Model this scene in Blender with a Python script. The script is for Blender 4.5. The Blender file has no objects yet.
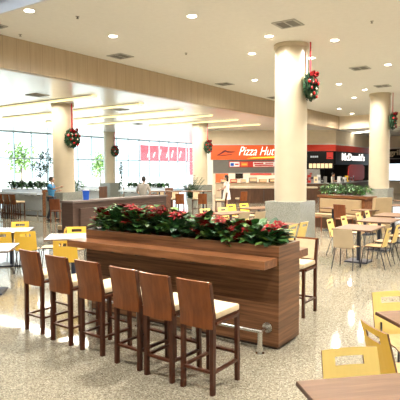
import bpy, bmesh, math, random
from mathutils import Vector, Matrix
S = bpy.context.scene
COL = S.collection
R = math.radians
PI = math.pi
random.seed(7)

# ------------------------------------------------------------------ materials
def new_mat(name):
    m = bpy.data.materials.new(name); m.use_nodes = True
    nt = m.node_tree
    return m, nt, nt.nodes['Principled BSDF']

def plain(name, col, rough=.5, metal=0, spec=.5, var=0.06, scale=6.0, coat=0.0, bump=0.0):
    """A procedural paint/plastic/fabric: base colour with a soft noise variation."""
    m, nt, b = new_mat(name)
    tc = nt.nodes.new('ShaderNodeTexCoord'); n = nt.nodes.new('ShaderNodeTexNoise')
    n.inputs['Scale'].default_value = scale; n.inputs['Detail'].default_value = 4
    nt.links.new(tc.outputs['Object'], n.inputs['Vector'])
    r = nt.nodes.new('ShaderNodeValToRGB')
    r.color_ramp.elements[0].position = .3; r.color_ramp.elements[1].position = .7
    r.color_ramp.elements[0].color = (*[c*(1-var) for c in col], 1)
    r.color_ramp.elements[1].color = (*[min(1, c*(1+var)) for c in col], 1)
    nt.links.new(n.outputs['Fac'], r.inputs['Fac']); nt.links.new(r.outputs['Color'], b.inputs['Base Color'])
    b.inputs['Roughness'].default_value = rough; b.inputs['Metallic'].default_value = metal
    b.inputs['Specular IOR Level'].default_value = spec
    b.inputs['Coat Weight'].default_value = coat; b.inputs['Coat Roughness'].default_value = .08
    if bump:
        bp = nt.nodes.new('ShaderNodeBump'); bp.inputs['Strength'].default_value = bump
        nt.links.new(n.outputs['Fac'], bp.inputs['Height']); nt.links.new(bp.outputs['Normal'], b.inputs['Normal'])
    return m

def wood(name, dark, light, stretch=(1, 14, 14), scale=2.0, rough=.35, coat=.0, sharp=.18):
    """Laminate / veneer: noise stretched along the grain (small stretch value = grain direction)."""
    m, nt, b = new_mat(name)
    tc = nt.nodes.new('ShaderNodeTexCoord'); mp = nt.nodes.new('ShaderNodeMapping')
    mp.inputs['Scale'].default_value = stretch
    nt.links.new(tc.outputs['Object'], mp.inputs['Vector'])
    n = nt.nodes.new('ShaderNodeTexNoise'); n.inputs['Scale'].default_value = scale
    n.inputs['Detail'].default_value = 6; n.inputs['Roughness'].default_value = .62
    n.inputs['Distortion'].default_value = .15
    nt.links.new(mp.outputs['Vector'], n.inputs['Vector'])
    r = nt.nodes.new('ShaderNodeValToRGB'); e = r.color_ramp.elements
    e[0].position = .5-sharp; e[0].color = (*dark, 1); e[1].position = .5+sharp; e[1].color = (*light, 1)
    nt.links.new(n.outputs['Fac'], r.inputs['Fac']); nt.links.new(r.outputs['Color'], b.inputs['Base Color'])
    b.inputs['Roughness'].default_value = rough
    b.inputs['Coat Weight'].default_value = coat; b.inputs['Coat Roughness'].default_value = .1
    return m

def emit(name, col, strength):
    m, nt, b = new_mat(name)
    b.inputs['Base Color'].default_value = (*col, 1)
    b.inputs['Emission Color'].default_value = (*col, 1)
    b.inputs['Emission Strength'].default_value = strength
    return m

def terrazzo(name):
    m, nt, b = new_mat(name)
    tc = nt.nodes.new('ShaderNodeTexCoord')
    v = nt.nodes.new('ShaderNodeTexVoronoi'); v.inputs['Scale'].default_value = 95
    n = nt.nodes.new('ShaderNodeTexNoise'); n.inputs['Scale'].default_value = 60; n.inputs['Detail'].default_value = 3
    big = nt.nodes.new('ShaderNodeTexNoise'); big.inputs['Scale'].default_value = .9
    for x in (v, n, big): nt.links.new(tc.outputs['Object'], x.inputs['Vector'])
    sep = nt.nodes.new('ShaderNodeSeparateColor'); nt.links.new(v.outputs['Color'], sep.inputs['Color'])
    r = nt.nodes.new('ShaderNodeValToRGB'); e = r.color_ramp.elements
    e[0].position = 0; e[0].color = (.15, .132, .095, 1)
    e[1].position = 1; e[1].color = (.56, .52, .42, 1)
    for p, c in ((.14, (.19, .168, .122)), (.28, (.30, .272, .205)), (.78, (.355, .322, .245))):
        k = e.new(p); k.color = (*c, 1)
    nt.links.new(sep.outputs['Red'], r.inputs['Fac'])
    mx = nt.nodes.new('ShaderNodeMix'); mx.data_type = 'RGBA'; mx.blend_type = 'MULTIPLY'
    mx.inputs['Factor'].default_value = .55
    r2 = nt.nodes.new('ShaderNodeValToRGB'); e2 = r2.color_ramp.elements
    e2[0].position = .3; e2[0].color = (.7, .68, .62, 1); e2[1].position = .7; e2[1].color = (1, 1, 1, 1)
    nt.links.new(n.outputs['Fac'], r2.inputs['Fac'])
    nt.links.new(r.outputs['Color'], mx.inputs['A']); nt.links.new(r2.outputs['Color'], mx.inputs['B'])
    nt.links.new(mx.outputs['Result'], b.inputs['Base Color'])
    b.inputs['Roughness'].default_value = .06; b.inputs['Specular IOR Level'].default_value = .7
    return m

def stone(name, c0, c1):
    m, nt, b = new_mat(name)
    tc = nt.nodes.new('ShaderNodeTexCoord')
    n = nt.nodes.new('ShaderNodeTexNoise'); n.inputs['Scale'].default_value = 45; n.inputs['Detail'].default_value = 5
    nt.links.new(tc.outputs['Object'], n.inputs['Vector'])
    r = nt.nodes.new('ShaderNodeValToRGB'); e = r.color_ramp.elements
    e[0].position = .35; e[0].color = (*c0, 1); e[1].position = .62; e[1].color = (*c1, 1)
    nt.links.new(n.outputs['Fac'], r.inputs['Fac']); nt.links.new(r.outputs['Color'], b.inputs['Base Color'])
    b.inputs['Roughness'].default_value = .25
    return m

def groove_wood(name):
    """Vertical boards of the bulkhead: wood colour with narrow darker joints every ~0.4 m along Y."""
    m = wood(name, (.43, .33, .215), (.50, .39, .255), stretch=(5, 5, .4), scale=2.4, rough=.45)
    nt = m.node_tree; b = nt.nodes['Principled BSDF']
    src = b.inputs['Base Color'].links[0].from_socket
    tc = nt.nodes.new('ShaderNodeTexCoord'); sx = nt.nodes.new('ShaderNodeSeparateXYZ')
    nt.links.new(tc.outputs['Object'], sx.inputs[0])
    ad = nt.nodes.new('ShaderNodeMath'); ad.operation = 'ADD'
    nt.links.new(sx.outputs[0], ad.inputs[0]); nt.links.new(sx.outputs[1], ad.inputs[1])
    fr = nt.nodes.new('ShaderNodeMath'); fr.operation = 'PINGPONG'; fr.inputs[1].default_value = .21
    nt.links.new(ad.outputs[0], fr.inputs[0])
    lt = nt.nodes.new('ShaderNodeMath'); lt.operation = 'LESS_THAN'; lt.inputs[1].default_value = .009
    nt.links.new(fr.outputs[0], lt.inputs[0])
    mx = nt.nodes.new('ShaderNodeMix'); mx.data_type = 'RGBA'
    nt.links.new(lt.outputs[0], mx.inputs['Factor']); nt.links.new(src, mx.inputs['A'])
    mx.inputs['B'].default_value = (.37, .285, .185, 1)
    nt.links.new(mx.outputs['Result'], b.inputs['Base Color'])
    return m

def glass(name):
    m, nt, b = new_mat(name); nt.nodes.remove(b)
    out = nt.nodes['Material Output']
    t = nt.nodes.new('ShaderNodeBsdfTransparent'); t.inputs[0].default_value = (.96, 1, 1, 1)
    g = nt.nodes.new('ShaderNodeBsdfGlossy'); g.inputs['Roughness'].default_value = .03
    lw = nt.nodes.new('ShaderNodeLayerWeight'); lw.inputs['Blend'].default_value = .5
    pw = nt.nodes.new('ShaderNodeMath'); pw.operation = 'POWER'; pw.inputs[1].default_value = 5
    nt.links.new(lw.outputs['Facing'], pw.inputs[0])
    f = nt.nodes.new('ShaderNodeMath'); f.operation = 'MULTIPLY_ADD'; f.inputs[1].default_value = .9; f.inputs[2].default_value = .03
    nt.links.new(pw.outputs[0], f.inputs[0])
    mx = nt.nodes.new('ShaderNodeMixShader')
    nt.links.new(f.outputs[0], mx.inputs[0]); nt.links.new(t.outputs[0], mx.inputs[1]); nt.links.new(g.outputs[0], mx.inputs[2])
    nt.links.new(mx.outputs[0], out.inputs['Surface'])
    return m

M = dict(
    floor=terrazzo('terrazzo'),
    ceiling=plain('ceiling_plaster', (.93, .92, .88), .85, var=.02, scale=9, bump=.05),
    ceiling_gloss=plain('satin_ceiling_panel', (.78, .79, .80), .22, var=.015, scale=2, spec=.6),
    bulkhead=groove_wood('bulkhead_boards'),
    cream=plain('cream_plaster', (.82, .70, .53), .7, var=.03, scale=3),
    cream_light=plain('pale_trim_paint', (.84, .80, .72), .5, var=.02),
    column=plain('column_cream', (.60, .515, .375), .32, var=.035, scale=2.2),
    stone=stone('pedestal_stone', (.21, .215, .18), (.33, .335, .30)),
    white=plain('white_paint', (.85, .85, .85), .4, var=.02),
    frame=plain('window_aluminium', (.62, .74, .78), .35, metal=.3, var=.03),
    glass=glass('window_glass'),
    bar=wood('bar_laminate', (.085, .037, .016), (.235, .108, .05), stretch=(.45, .45, 16), scale=1.9, rough=.35, coat=.06, sharp=.13),
    shelf=wood('shelf_laminate', (.14, .053, .020), (.26, .108, .045), stretch=(.7, 8, 8), scale=2.6, rough=.32, coat=.08, sharp=.12),
    plinth=plain('plinth_dark', (.06, .04, .03), .5),
    table=wood('table_laminate', (.11, .052, .022), (.195, .104, .049), stretch=(.8, 12, 12), scale=2.6, rough=.45, coat=.0),
    table_edge=plain('table_edge', (.10, .05, .03), .45),
    table_glare=wood('glare_table_laminate', (.62, .58, .54), (.74, .70, .66), stretch=(.8, 12, 12), scale=2.6, rough=.2, coat=.5),  # pale colour paints the window reflection onto the left tabletops
    stool=wood('stool_wood', (.045, .013, .006), (.09, .026, .011), stretch=(9, 9, .8), scale=3, rough=.3, coat=.12),
    stool_panel=wood('stool_back_veneer', (.13, .034, .008), (.24, .072, .018), stretch=(7, 7, .8), scale=2.4, rough=.28, coat=.15),
    cushion=plain('cream_upholstery', (.66, .53, .34), .8, var=.06, scale=14),
    yellow=plain('yellow_laminate', (.84, .53, .06), .38, var=.04, scale=3),
    pale_yellow=plain('pale_yellow_laminate', (.88, .67, .22), .38, var=.04, scale=3),
    beige_chair=plain('beige_laminate', (.46, .36, .23), .4, var=.06, scale=4),
    ply=wood('plywood_seat', (.60, .38, .18), (.78, .54, .28), stretch=(8, 1, 8), scale=2, rough=.4),
    ply_edge=plain('plywood_edge', (.20, .10, .05), .6),
    black=plain('black_steel', (.02, .02, .022), .35, var=.1),
    navy=plain('dark_pedestal_steel', (.025, .03, .05), .35, var=.1),
    chrome=plain('brushed_chrome', (.75, .75, .74), .22, metal=1, var=.04),
    leaf=plain('leaf_green', (.045, .14, .03), .4, var=.5, scale=9),
    leaf_light=plain('leaf_light_green', (.15, .27, .06), .4, var=.4, scale=9),
    leaf_dark=plain('leaf_dark_green', (.018, .062, .022), .45, var=.5, scale=9),
    needle=plain('wreath_needles', (.015, .06, .022), .6, var=.5, scale=14),
    red=plain('red_bract', (.22, .0025, .004), .7, var=.25, spec=.25, scale=12),
    ribbon=plain('red_ribbon', (.50, .008, .02), .4, var=.15),
    ball=plain('red_ornament', (.62, .015, .02), .15, var=.1, spec=.7),
    gold=plain('silver_gold_ornament', (.8, .72, .55), .2, metal=.7),
    soil=plain('potting_soil', (.04, .028, .02), .9, var=.4, scale=30),
    blue=plain('blue_plastic', (.015, .09, .50), .3),
    skin=plain('skin', (.50, .29, .20), .55, var=.05),
    hair=plain('dark_hair', (.018, .012, .01), .5, var=.3, scale=20),
    shirt_blue=plain('blue_shirt', (.06, .27, .52), .8, var=.1),
    trousers=plain('dark_trousers', (.03, .035, .05), .8, var=.15),
    dress=plain('white_dress', (.82, .76, .72), .8, var=.05),
    shirt_grey=plain('grey_shirt', (.36, .33, .29), .8, var=.1),
    shirt_dark=plain('dark_uniform', (.05, .05, .07), .8, var=.15),
    shirt_white=plain('white_uniform', (.75, .73, .70), .8, var=.1),
    shoe=plain('dark_shoe', (.02, .018, .016), .4),
    sign_orange=plain('orange_sign_face', (.90, .13, .02), .4, var=.04, scale=.6),
    sign_red=plain('red_sign_band', (.62, .035, .012), .4, var=.05, scale=.8),
    sign_black=plain('black_sign_face', (.010, .009, .009), .4, var=.1, spec=.2),
    letter_white=emit('lit_white_letter', (1, .97, .92), 1.1),
    letter_tan=plain('tan_letter', (.75, .62, .45), .5),
    logo_dark=plain('dark_red_logo', (.16, .01, .01), .5),
    yellow_sign=emit('yellow_sign_stripe', (1, .62, .05), .8),
    shutter=plain('grey_shutter', (.36, .35, .33), .5, metal=.3, var=.04),
    panel_orange=plain('orange_wall_panel', (.80, .16, .05), .6),
    panel_red=plain('red_wall_panel', (.60, .03, .02), .5),
    steel=plain('kitchen_steel', (.45, .45, .46), .3, metal=.8, var=.1),
    counter_wood=wood('counter_veneer', (.06, .025, .013), (.11, .05, .025), stretch=(8, 8, .8), scale=2, rough=.35),
    counter_top=plain('pale_counter_top', (.60, .48, .34), .25, var=.05),
    bench=plain('beige_bench', (.40, .29, .16), .7, var=.06, scale=5),
    divider=wood('divider_wood', (.055, .033, .025), (.085, .052, .039), stretch=(.8, .8, 7), scale=2.2, rough=.4),
    divider_top=plain('divider_cap', (.12, .09, .075), .6, var=.08),
    chair_wood=wood('red_brown_chair_wood', (.15, .045, .018), (.26, .085, .035), stretch=(8, 8, .8), scale=2, rough=.3, coat=.2),
    tan_wood=wood('tan_chair_wood', (.42, .25, .10), (.58, .37, .17), stretch=(8, 8, .8), scale=2, rough=.4),
    blue_glare_print=plain('pale_blue_glare_and_print', (.55, .62, .70), .25, var=.03, spec=.6),  # window glare painted into the planter fronts; also the menu board's bluish print
    vent=plain('vent_frame_grey', (.45, .44, .41), .6), slat=plain('vent_slat_dark', (.20, .19, .17), .6),
    paving=plain('pale_paving', (.75, .75, .72), .8, var=.05, scale=.5),
    banner=plain('red_banner', (.62, .02, .03), .6, var=.15, scale=.8),
    pink=plain('pale_pink_wall', (.85, .55, .52), .8),
    bark=plain('grey_bark', (.16, .13, .10), .9, var=.2, scale=10),
    lamp=emit('downlight_lamp', (1, .90, .70), 13),
    strip=emit('light_strip_diffuser', (1, .85, .42), 1.0),
    strip_white=emit('white_strip_diffuser', (1, .95, .82), 4.0),
    sky_glass=emit('skylight_diffuser', (.66,.80,1), 1.0),
    kitchen_lamp=emit('kitchen_tube', (1, .93, .80), 5),
    menu=emit('lit_menu_panel', (.85, .62, .36), .45),
    screen=emit('lit_blue_white_panel', (.60, .76, .90), .5),
)

for k in ('table', 'stool', 'stool_panel', 'bar', 'shelf', 'divider', 'chair_wood'):
    M[k].node_tree.nodes['Principled BSDF'].inputs['Specular IOR Level'].default_value = .28
# ------------------------------------------------------------------ mesh helpers
class MB:
    def __init__(s): s.v = []; s.f = []; s.m = []
    def add(s, vs, fs, mi=0):
        o = len(s.v); s.v += [tuple(v) for v in vs]
        s.f += [tuple(i+o for i in f) for f in fs]; s.m += [mi]*len(fs); return s
    def box(s, x0, x1, y0, y1, z0, z1, mi=0):
        return s.add([(x0,y0,z0),(x1,y0,z0),(x1,y1,z0),(x0,y1,z0),(x0,y0,z1),(x1,y0,z1),(x1,y1,z1),(x0,y1,z1)],
                     [(0,3,2,1),(4,5,6,7),(0,1,5,4),(1,2,6,5),(2,3,7,6),(3,0,4,7)], mi)
    def hexa(s, a, b, mi=0):
        """a, b: two quads (4 points each, same winding), joined."""
        return s.add(list(a)+list(b), [(0,3,2,1),(4,5,6,7),(0,1,5,4),(1,2,6,5),(2,3,7,6),(3,0,4,7)], mi)
    def bar(s, p, q, w, d=None, mi=0):
        """square-section bar from p to q, section w (x-ish) by d."""
        d = d or w; p = Vector(p); q = Vector(q); ax = (q-p).normalized()
        ref = Vector((0,1,0)) if abs(ax.y) < .9 else Vector((1,0,0))
        a = ax.cross(ref).normalized(); b = ax.cross(a).normalized()
        def ring(c): return [c+a*w/2+b*d/2, c-a*w/2+b*d/2, c-a*w/2-b*d/2, c+a*w/2-b*d/2]
        return s.hexa(ring(p), ring(q), mi)
    def tube(s, pts, r, n=8, mi=0, cap=True):
        pts = [Vector(p) for p in pts]; rs = r if isinstance(r, (list, tuple)) else [r]*len(pts)
        o = len(s.v); prev = None
        for i, p in enumerate(pts):
            t = (pts[min(i+1, len(pts)-1)]-pts[max(i-1, 0)]).normalized()
            if prev is None:
                ref = Vector((0,0,1)) if abs(t.z) < .9 else Vector((1,0,0)); a = t.cross(ref).normalized()
            else:
                a = (prev-t*prev.dot(t)).normalized()
            prev = a; b = t.cross(a)
            for k in range(n):
                g = 2*PI*k/n; s.v.append(tuple(p+(a*math.cos(g)+b*math.sin(g))*rs[i]))
        for i in range(len(pts)-1):
            for k in range(n):
                s.f.append((o+i*n+k, o+i*n+(k+1)%n, o+(i+1)*n+(k+1)%n, o+(i+1)*n+k)); s.m.append(mi)
        if cap:
            s.f.append(tuple(o+k for k in reversed(range(n)))); s.m.append(mi)
            e = o+(len(pts)-1)*n; s.f.append(tuple(e+k for k in range(n))); s.m.append(mi)
        return s
    def lathe(s, prof, c=(0,0,0), n=24, mi=0, sx=1, sy=1):
        o = len(s.v)
        for r, z in prof:
            for k in range(n):
                g = 2*PI*k/n; s.v.append((c[0]+r*math.cos(g)*sx, c[1]+r*math.sin(g)*sy, c[2]+z))
        for i in range(len(prof)-1):
            for k in range(n):
                s.f.append((o+i*n+k, o+i*n+(k+1)%n, o+(i+1)*n+(k+1)%n, o+(i+1)*n+k)); s.m.append(mi)
        s.f.append(tuple(o+k for k in reversed(range(n)))); s.m.append(mi)
        e = o+(len(prof)-1)*n; s.f.append(tuple(e+k for k in range(n))); s.m.append(mi)
        return s
    def ball(s, c, r, n=10, mi=0, sq=(1,1,1)):
        o = len(s.v); rings = max(4, n//2)
        for i in range(1, rings):
            th = PI*i/rings
            for k in range(n):
                g = 2*PI*k/n
                s.v.append((c[0]+r*sq[0]*math.sin(th)*math.cos(g), c[1]+r*sq[1]*math.sin(th)*math.sin(g), c[2]+r*sq[2]*math.cos(th)))
        top = len(s.v); s.v.append((c[0], c[1], c[2]+r*sq[2])); bot = len(s.v); s.v.append((c[0], c[1], c[2]-r*sq[2]))
        for i in range(rings-2):
            for k in range(n):
                s.f.append((o+i*n+k, o+(i+1)*n+k, o+(i+1)*n+(k+1)%n, o+i*n+(k+1)%n)); s.m.append(mi)
        for k in range(n):
            s.f.append((top, o+k, o+(k+1)%n)); s.m.append(mi)
            e = o+(rings-2)*n; s.f.append((bot, e+(k+1)%n, e+k)); s.m.append(mi)
        return s
    def prism(s, poly, z0, z1, mi=0):
        n = len(poly)
        vs = [(x,y,z0) for x,y in poly]+[(x,y,z1) for x,y in poly]
        fs = [tuple(reversed(range(n))), tuple(range(n, 2*n))]+[(i, (i+1)%n, n+(i+1)%n, n+i) for i in range(n)]
        return s.add(vs, fs, mi)
    def sheet(s, fn, nx, nz, th, skip=(), mi=0, edge=0):
        """A curved board of thickness th: fn(u,v) -> (point, normal); cells in skip are left open (a hand hole)."""
        P = {}; N = nx+1
        o = len(s.v)
        for side in (0, 1):
            for j in range(nz+1):
                for i in range(nx+1):
                    p, nn = fn(i, j); s.v.append(tuple(Vector(p)+Vector(nn)*(th/2 if side else -th/2)))
        K = (nx+1)*(nz+1); idx = lambda i, j, sd: o+sd*K+j*N+i
        cells = {(i,j) for i in range(nx) for j in range(nz)}-set(skip)
        for (i, j) in cells:
            s.f.append((idx(i,j,1), idx(i+1,j,1), idx(i+1,j+1,1), idx(i,j+1,1))); s.m.append(mi)
            s.f.append((idx(i,j+1,0), idx(i+1,j+1,0), idx(i+1,j,0), idx(i,j,0))); s.m.append(mi)
            for (di, dj, a, b) in ((0,-1,(i,j),(i+1,j)), (1,0,(i+1,j),(i+1,j+1)), (0,1,(i+1,j+1),(i,j+1)), (-1,0,(i,j+1),(i,j))):
                if (i+di, j+dj) not in cells:
                    s.f.append((idx(*a,0), idx(*b,0), idx(*b,1), idx(*a,1))); s.m.append(edge)
        return s
    def build(s, name, mat, parent=None, smooth=False, bevel=0, loc=None):
        me = bpy.data.meshes.new(name); me.from_pydata(s.v, [], s.f)
        for mm in (mat if isinstance(mat, (list, tuple)) else [mat]): me.materials.append(mm)
        for p, mi in zip(me.polygons, s.m): p.material_index = mi; p.use_smooth = smooth
        bm = bmesh.new(); bm.from_mesh(me); bmesh.ops.recalc_face_normals(bm, faces=bm.faces)
        if bevel: bmesh.ops.bevel(bm, geom=list(bm.edges), offset=bevel, segments=2, affect='EDGES', profile=.6)
        bm.to_mesh(me); bm.free(); me.update()
        o = bpy.data.objects.new(name, me); COL.objects.link(o)
        if parent: o.parent = parent
        if loc: o.location = loc
        if smooth and hasattr(me, 'set_sharp_from_angle'): me.set_sharp_from_angle(angle=R(50))
        return o

def thing(name, label, cat, loc=(0,0,0), rz=0, group=None):
    o = bpy.data.objects.new(name, None); COL.objects.link(o)
    o.location = loc; o.rotation_euler = (0,0,rz); o.empty_display_size = .1
    return tag(o, label, cat, group)
def tag(o, label, cat, group=None):
    o['label'] = label; o['category'] = cat
    if group: o['group'] = group
    return o
def struct(o): o['kind'] = 'structure'; return o
def dup(root, loc, rz, label, group=None):
    r = root.copy(); COL.objects.link(r); r.location = loc; r.rotation_euler = (0,0,rz); r['label'] = label
    if group: r['group'] = group
    kids = [(root, r)]
    while kids:
        a, b = kids.pop()
        for ch in list(KIDS(a)):
            c = ch.copy(); COL.objects.link(c); c.parent = b; kids.append((ch, c))
    return r
def KIDS(a): return [o for o in a.children]

def text_mesh(txt, size, depth=.02, shear=0, spacing=1.0, bold=0.0):
    cu = bpy.data.curves.new('lettering', 'FONT'); cu.body = txt; cu.size = size; cu.extrude = depth
    cu.shear = shear; cu.space_character = spacing; cu.offset = bold; cu.align_x = 'LEFT'; cu.resolution_u = 4
    o = bpy.data.objects.new('lettering', cu); COL.objects.link(o)
    dg = bpy.context.evaluated_depsgraph_get()
    me = bpy.data.meshes.new_from_object(o.evaluated_get(dg))
    bpy.data.objects.remove(o); bpy.data.curves.remove(cu)
    return me
def lettering(txt, size, mat, parent, loc, width=None, height=None, **kw):
    """Lettering standing upright in the parent's XZ plane, facing -Y."""
    me = text_mesh(txt, size, **kw); me.materials.clear(); me.materials.append(mat)
    xs = [v.co.x for v in me.vertices]; ys = [v.co.y for v in me.vertices]
    x0, y0 = min(xs), min(ys)
    fx = width/(max(xs)-x0) if width else 1; fy = height/(max(ys)-y0) if height else fx
    for v in me.vertices: v.co = Vector(((v.co.x-x0)*fx, -v.co.z, (v.co.y-y0)*fy))
    bm = bmesh.new(); bm.from_mesh(me); bmesh.ops.recalc_face_normals(bm, faces=bm.faces); bm.to_mesh(me); bm.free()
    o = bpy.data.objects.new('lettering', me); COL.objects.link(o); o.parent = parent; o.location = loc
    return o

# ------------------------------------------------------------------ camera
cam = bpy.data.cameras.new('camera'); cam.sensor_width = 36; cam.lens = 507.6/400*36
cam.clip_start = .05; cam.clip_end = 400
co = bpy.data.objects.new('camera', cam); COL.objects.link(co)
mat = Matrix.Rotation(R(34.85), 4, 'Z') @ Matrix.Rotation(R(90-3.379), 4, 'X') @ Matrix.Rotation(R(-.26), 4, 'Z')
mat.translation = (0, 0, 2.0); co.matrix_world = mat
S.camera = co

# ------------------------------------------------------------------ the hall (axes: +X and +Y run along the building)
ZU, ZL = 5.53, 4.77
struct(MB().box(-31.2, 14, -14, 62, -.2, 0).build('floor', M['floor']))
# main ceiling, with a rectangular skylight well left open
up = MB()
SK = (-11.6, -7.4, 2.2, 7.05)
X0, X1, Y0, Y1 = -11.87, 14, -14, 33.4
for (a,b,c,d) in ((X0,SK[0],Y0,Y1), (SK[1],X1,Y0,Y1), (SK[0],SK[1],Y0,SK[2]), (SK[0],SK[1],SK[3],Y1)):
    up.box(a,b,c,d,ZU,ZU+.3)
struct(up.build('ceiling', M['ceiling']))
well = MB()
well.box(SK[0]+.002,SK[1]-.002,SK[3]-.05,SK[3]-.002,ZU+.003,ZU+.75); well.box(SK[0]+.002,SK[1]-.002,SK[2]+.002,SK[2]+.05,ZU+.003,ZU+.75)
well.box(SK[0]+.002,SK[0]+.05,SK[2]+.05,SK[3]-.05,ZU+.003,ZU+.75); well.box(SK[1]-.05,SK[1]-.002,SK[2]+.05,SK[3]-.05,ZU+.003,ZU+.75)
struct(well.build('trim_1', M['white']))
skl = struct(MB().box(SK[0]+.05,SK[1]-.05,SK[2]+.05,SK[3]-.05,ZU+.62,ZU+.66).build('window_30', M['sky_glass']))
fb = MB()
for k in range(4):
    y = SK[3]-.12-k*1.5; fb.box(SK[0]+.06,SK[1]-.06,y-.05,y+.05,ZU+.30,ZU+.36)
for k in range(4):
    x = SK[0]+.2+k*1.25; fb.box(x-.04,x+.04,SK[2]+.06,SK[3]-.06,ZU+.31,ZU+.35)
struct(fb.build('window_frame', M['slat'], skl))
low = MB().box(-32, -12.1, -14, 62, ZL, ZL+.3)
struct(low.build('ceiling.001', M['ceiling_gloss']))
struct(MB().box(-12.1, 20, 33.6, 62, ZL, ZL+.3).build('ceiling.002', M['ceiling']))
struct(MB().box(-12.1, -11.87, -14, 33.6, ZL-.09, ZU+.3).build('trim_2', M['bulkhead']))
struct(MB().box(-11.87, 20, 33.4, 33.6, ZL-.09, ZU+.3).build('trim_3', M['cream']))

struct(MB().box(14, 14.3, -14.3, 40, 0, ZU+.3).build('wall_right.001', M['cream_light']))  # unseen wall, added so sky light enters only through the glazing
struct(MB().box(-31.2, 14, -14.3, -14, 0, ZU+.3).build('wall_rear', M['cream_light']))  # unseen too, shuts sky light out behind the camera
# glazed wall on the left, bay by bay
GX, pitch = -31.0, 1.45
v0 = 21.8-1.45*5
for k in range(20):
    y0 = v0+k*pitch; y1 = y0+pitch
    f = MB()
    f.box(GX-.06, GX+.06, y0-.03, y0+.03, 0, ZL)
    f.box(GX-.05, GX+.05, y0, y1, 2.84, 2.93); f.box(GX-.05, GX+.05, y0, y1, 0, .12); f.box(GX-.05, GX+.05, y0, y1, ZL-.1, ZL)
    w = struct(f.build('window_%d' % (k+1), M['frame']))
    MB().box(GX-.012, GX+.012, y0+.03, y1-.03, .1, ZL-.08).build('pane', M['glass'], w)
struct(MB().box(GX-.1, GX+.15, -14, v0-.03, 0, ZL).build('wall_left', M['white']))
yE = v0+20*pitch
struct(MB().box(GX-.1, GX+.15, yE, yE+.3, 0, ZL).build('wall_left.001', M['white']))

# outdoors beyond the glass
struct(MB().box(-120, -31.2, -40, 120, -.25, -.05).build('ground', M['paving']))

# ------------------------------------------------------------------ columns with wreaths
def leaf_geo(mb, base, d, up_, L, W, mi=0, droop=.25):
    d = Vector(d).normalized(); upv = Vector(up_)
    s_ = d.cross(upv); s_ = s_.normalized() if s_.length > 1e-4 else Vector((1,0,0)); n_ = s_.cross(d).normalized()
    b = Vector(base)
    pts = [b, b+d*L*.35+s_*W*.45+n_*L*.05, b+d*L*.7+s_*W*.38-n_*L*droop*.25, b+d*L-n_*L*droop,
           b+d*L*.7-s_*W*.38-n_*L*droop*.25, b+d*L*.35-s_*W*.45+n_*L*.05, b+d*L*.38-n_*L*.05, b+d*L*.72-n_*L*(droop*.25+.06)]
    mb.add(pts, [(0,1,6), (1,2,7,6), (2,3,7), (0,6,5), (6,7,4,5), (7,3,4)], mi)

def make_wreath(label, loc, top):
    """hangs flat in the YZ plane, facing +X; top = ribbon's upper end above the wreath centre"""
    t = thing('christmas_wreath', label, 'wreath', loc, 0, 'wreaths hung beside the columns')
    mb = MB(); rnd = random.Random(3)
    mb.tube([(0, .265*math.cos(g), .265*math.sin(g)) for g in [2*PI*k/24 for k in range(25)]], .13, 8, cap=False)
    for k in range(800):
        g = rnd.uniform(0, 2*PI); a = rnd.uniform(-.1*PI, 1.1*PI)
        c = Vector((0, .265*math.cos(g), .265*math.sin(g))); rad = Vector((0, math.cos(g), math.sin(g)))
        o_ = rad*math.cos(a)+Vector((1,0,0))*math.sin(a)
        tn = Vector((0, -math.sin(g), math.cos(g)))*rnd.uniform(-.8,.8)
        leaf_geo(mb, c+o_*.115, o_+tn, tn.cross(o_) if tn.length>.05 else (0,0,1), rnd.uniform(.07,.11), .035)
    mb.build('foliage', M['needle'], t)
    for k in range(9):
        g = PI/2+.55+k*(2*PI-1.1)/8; r = .29+(.07 if k % 2 else -.08)
        MB().ball((.15, r*math.cos(g), r*math.sin(g)), .058 if k % 3 else .045, 12).build('ornament', M['ball'] if k % 3 else M['gold'], t, True)
    bow = MB()
    for s in (-1, 1):
        pts = [(.13, 0, .33), (.17, s*.10, .44), (.18, s*.20, .42), (.16, s*.19, .31), (.13, 0, .33)]
        for i in range(4):
            a = Vector(pts[i]); b = Vector(pts[i+1]); w = Vector((.07,0,.02))
            bow.hexa([a-w, a+w, a+w+Vector((0,0,.012)), a-w+Vector((0,0,.012))], [b-w, b+w, b+w+Vector((0,0,.012)), b-w+Vector((0,0,.012))])
        bow.hexa([(.14,0,.32),(.14,s*.07,.32),(.15,s*.07,.32),(.15,0,.32)], [(.16,s*.08,.08),(.16,s*.16,.10),(.17,s*.16,.10),(.17,s*.08,.08)])
    bow.ball((.15, 0, .34), .06, 10)
    bow.build('bow', M['red'], t)
    MB().box(-.012, .012, -.035, .035, .30, top/.9).build('ribbon', M['ribbon'], t)
    t.scale = (.75, .9, .9)
    return t

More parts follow.
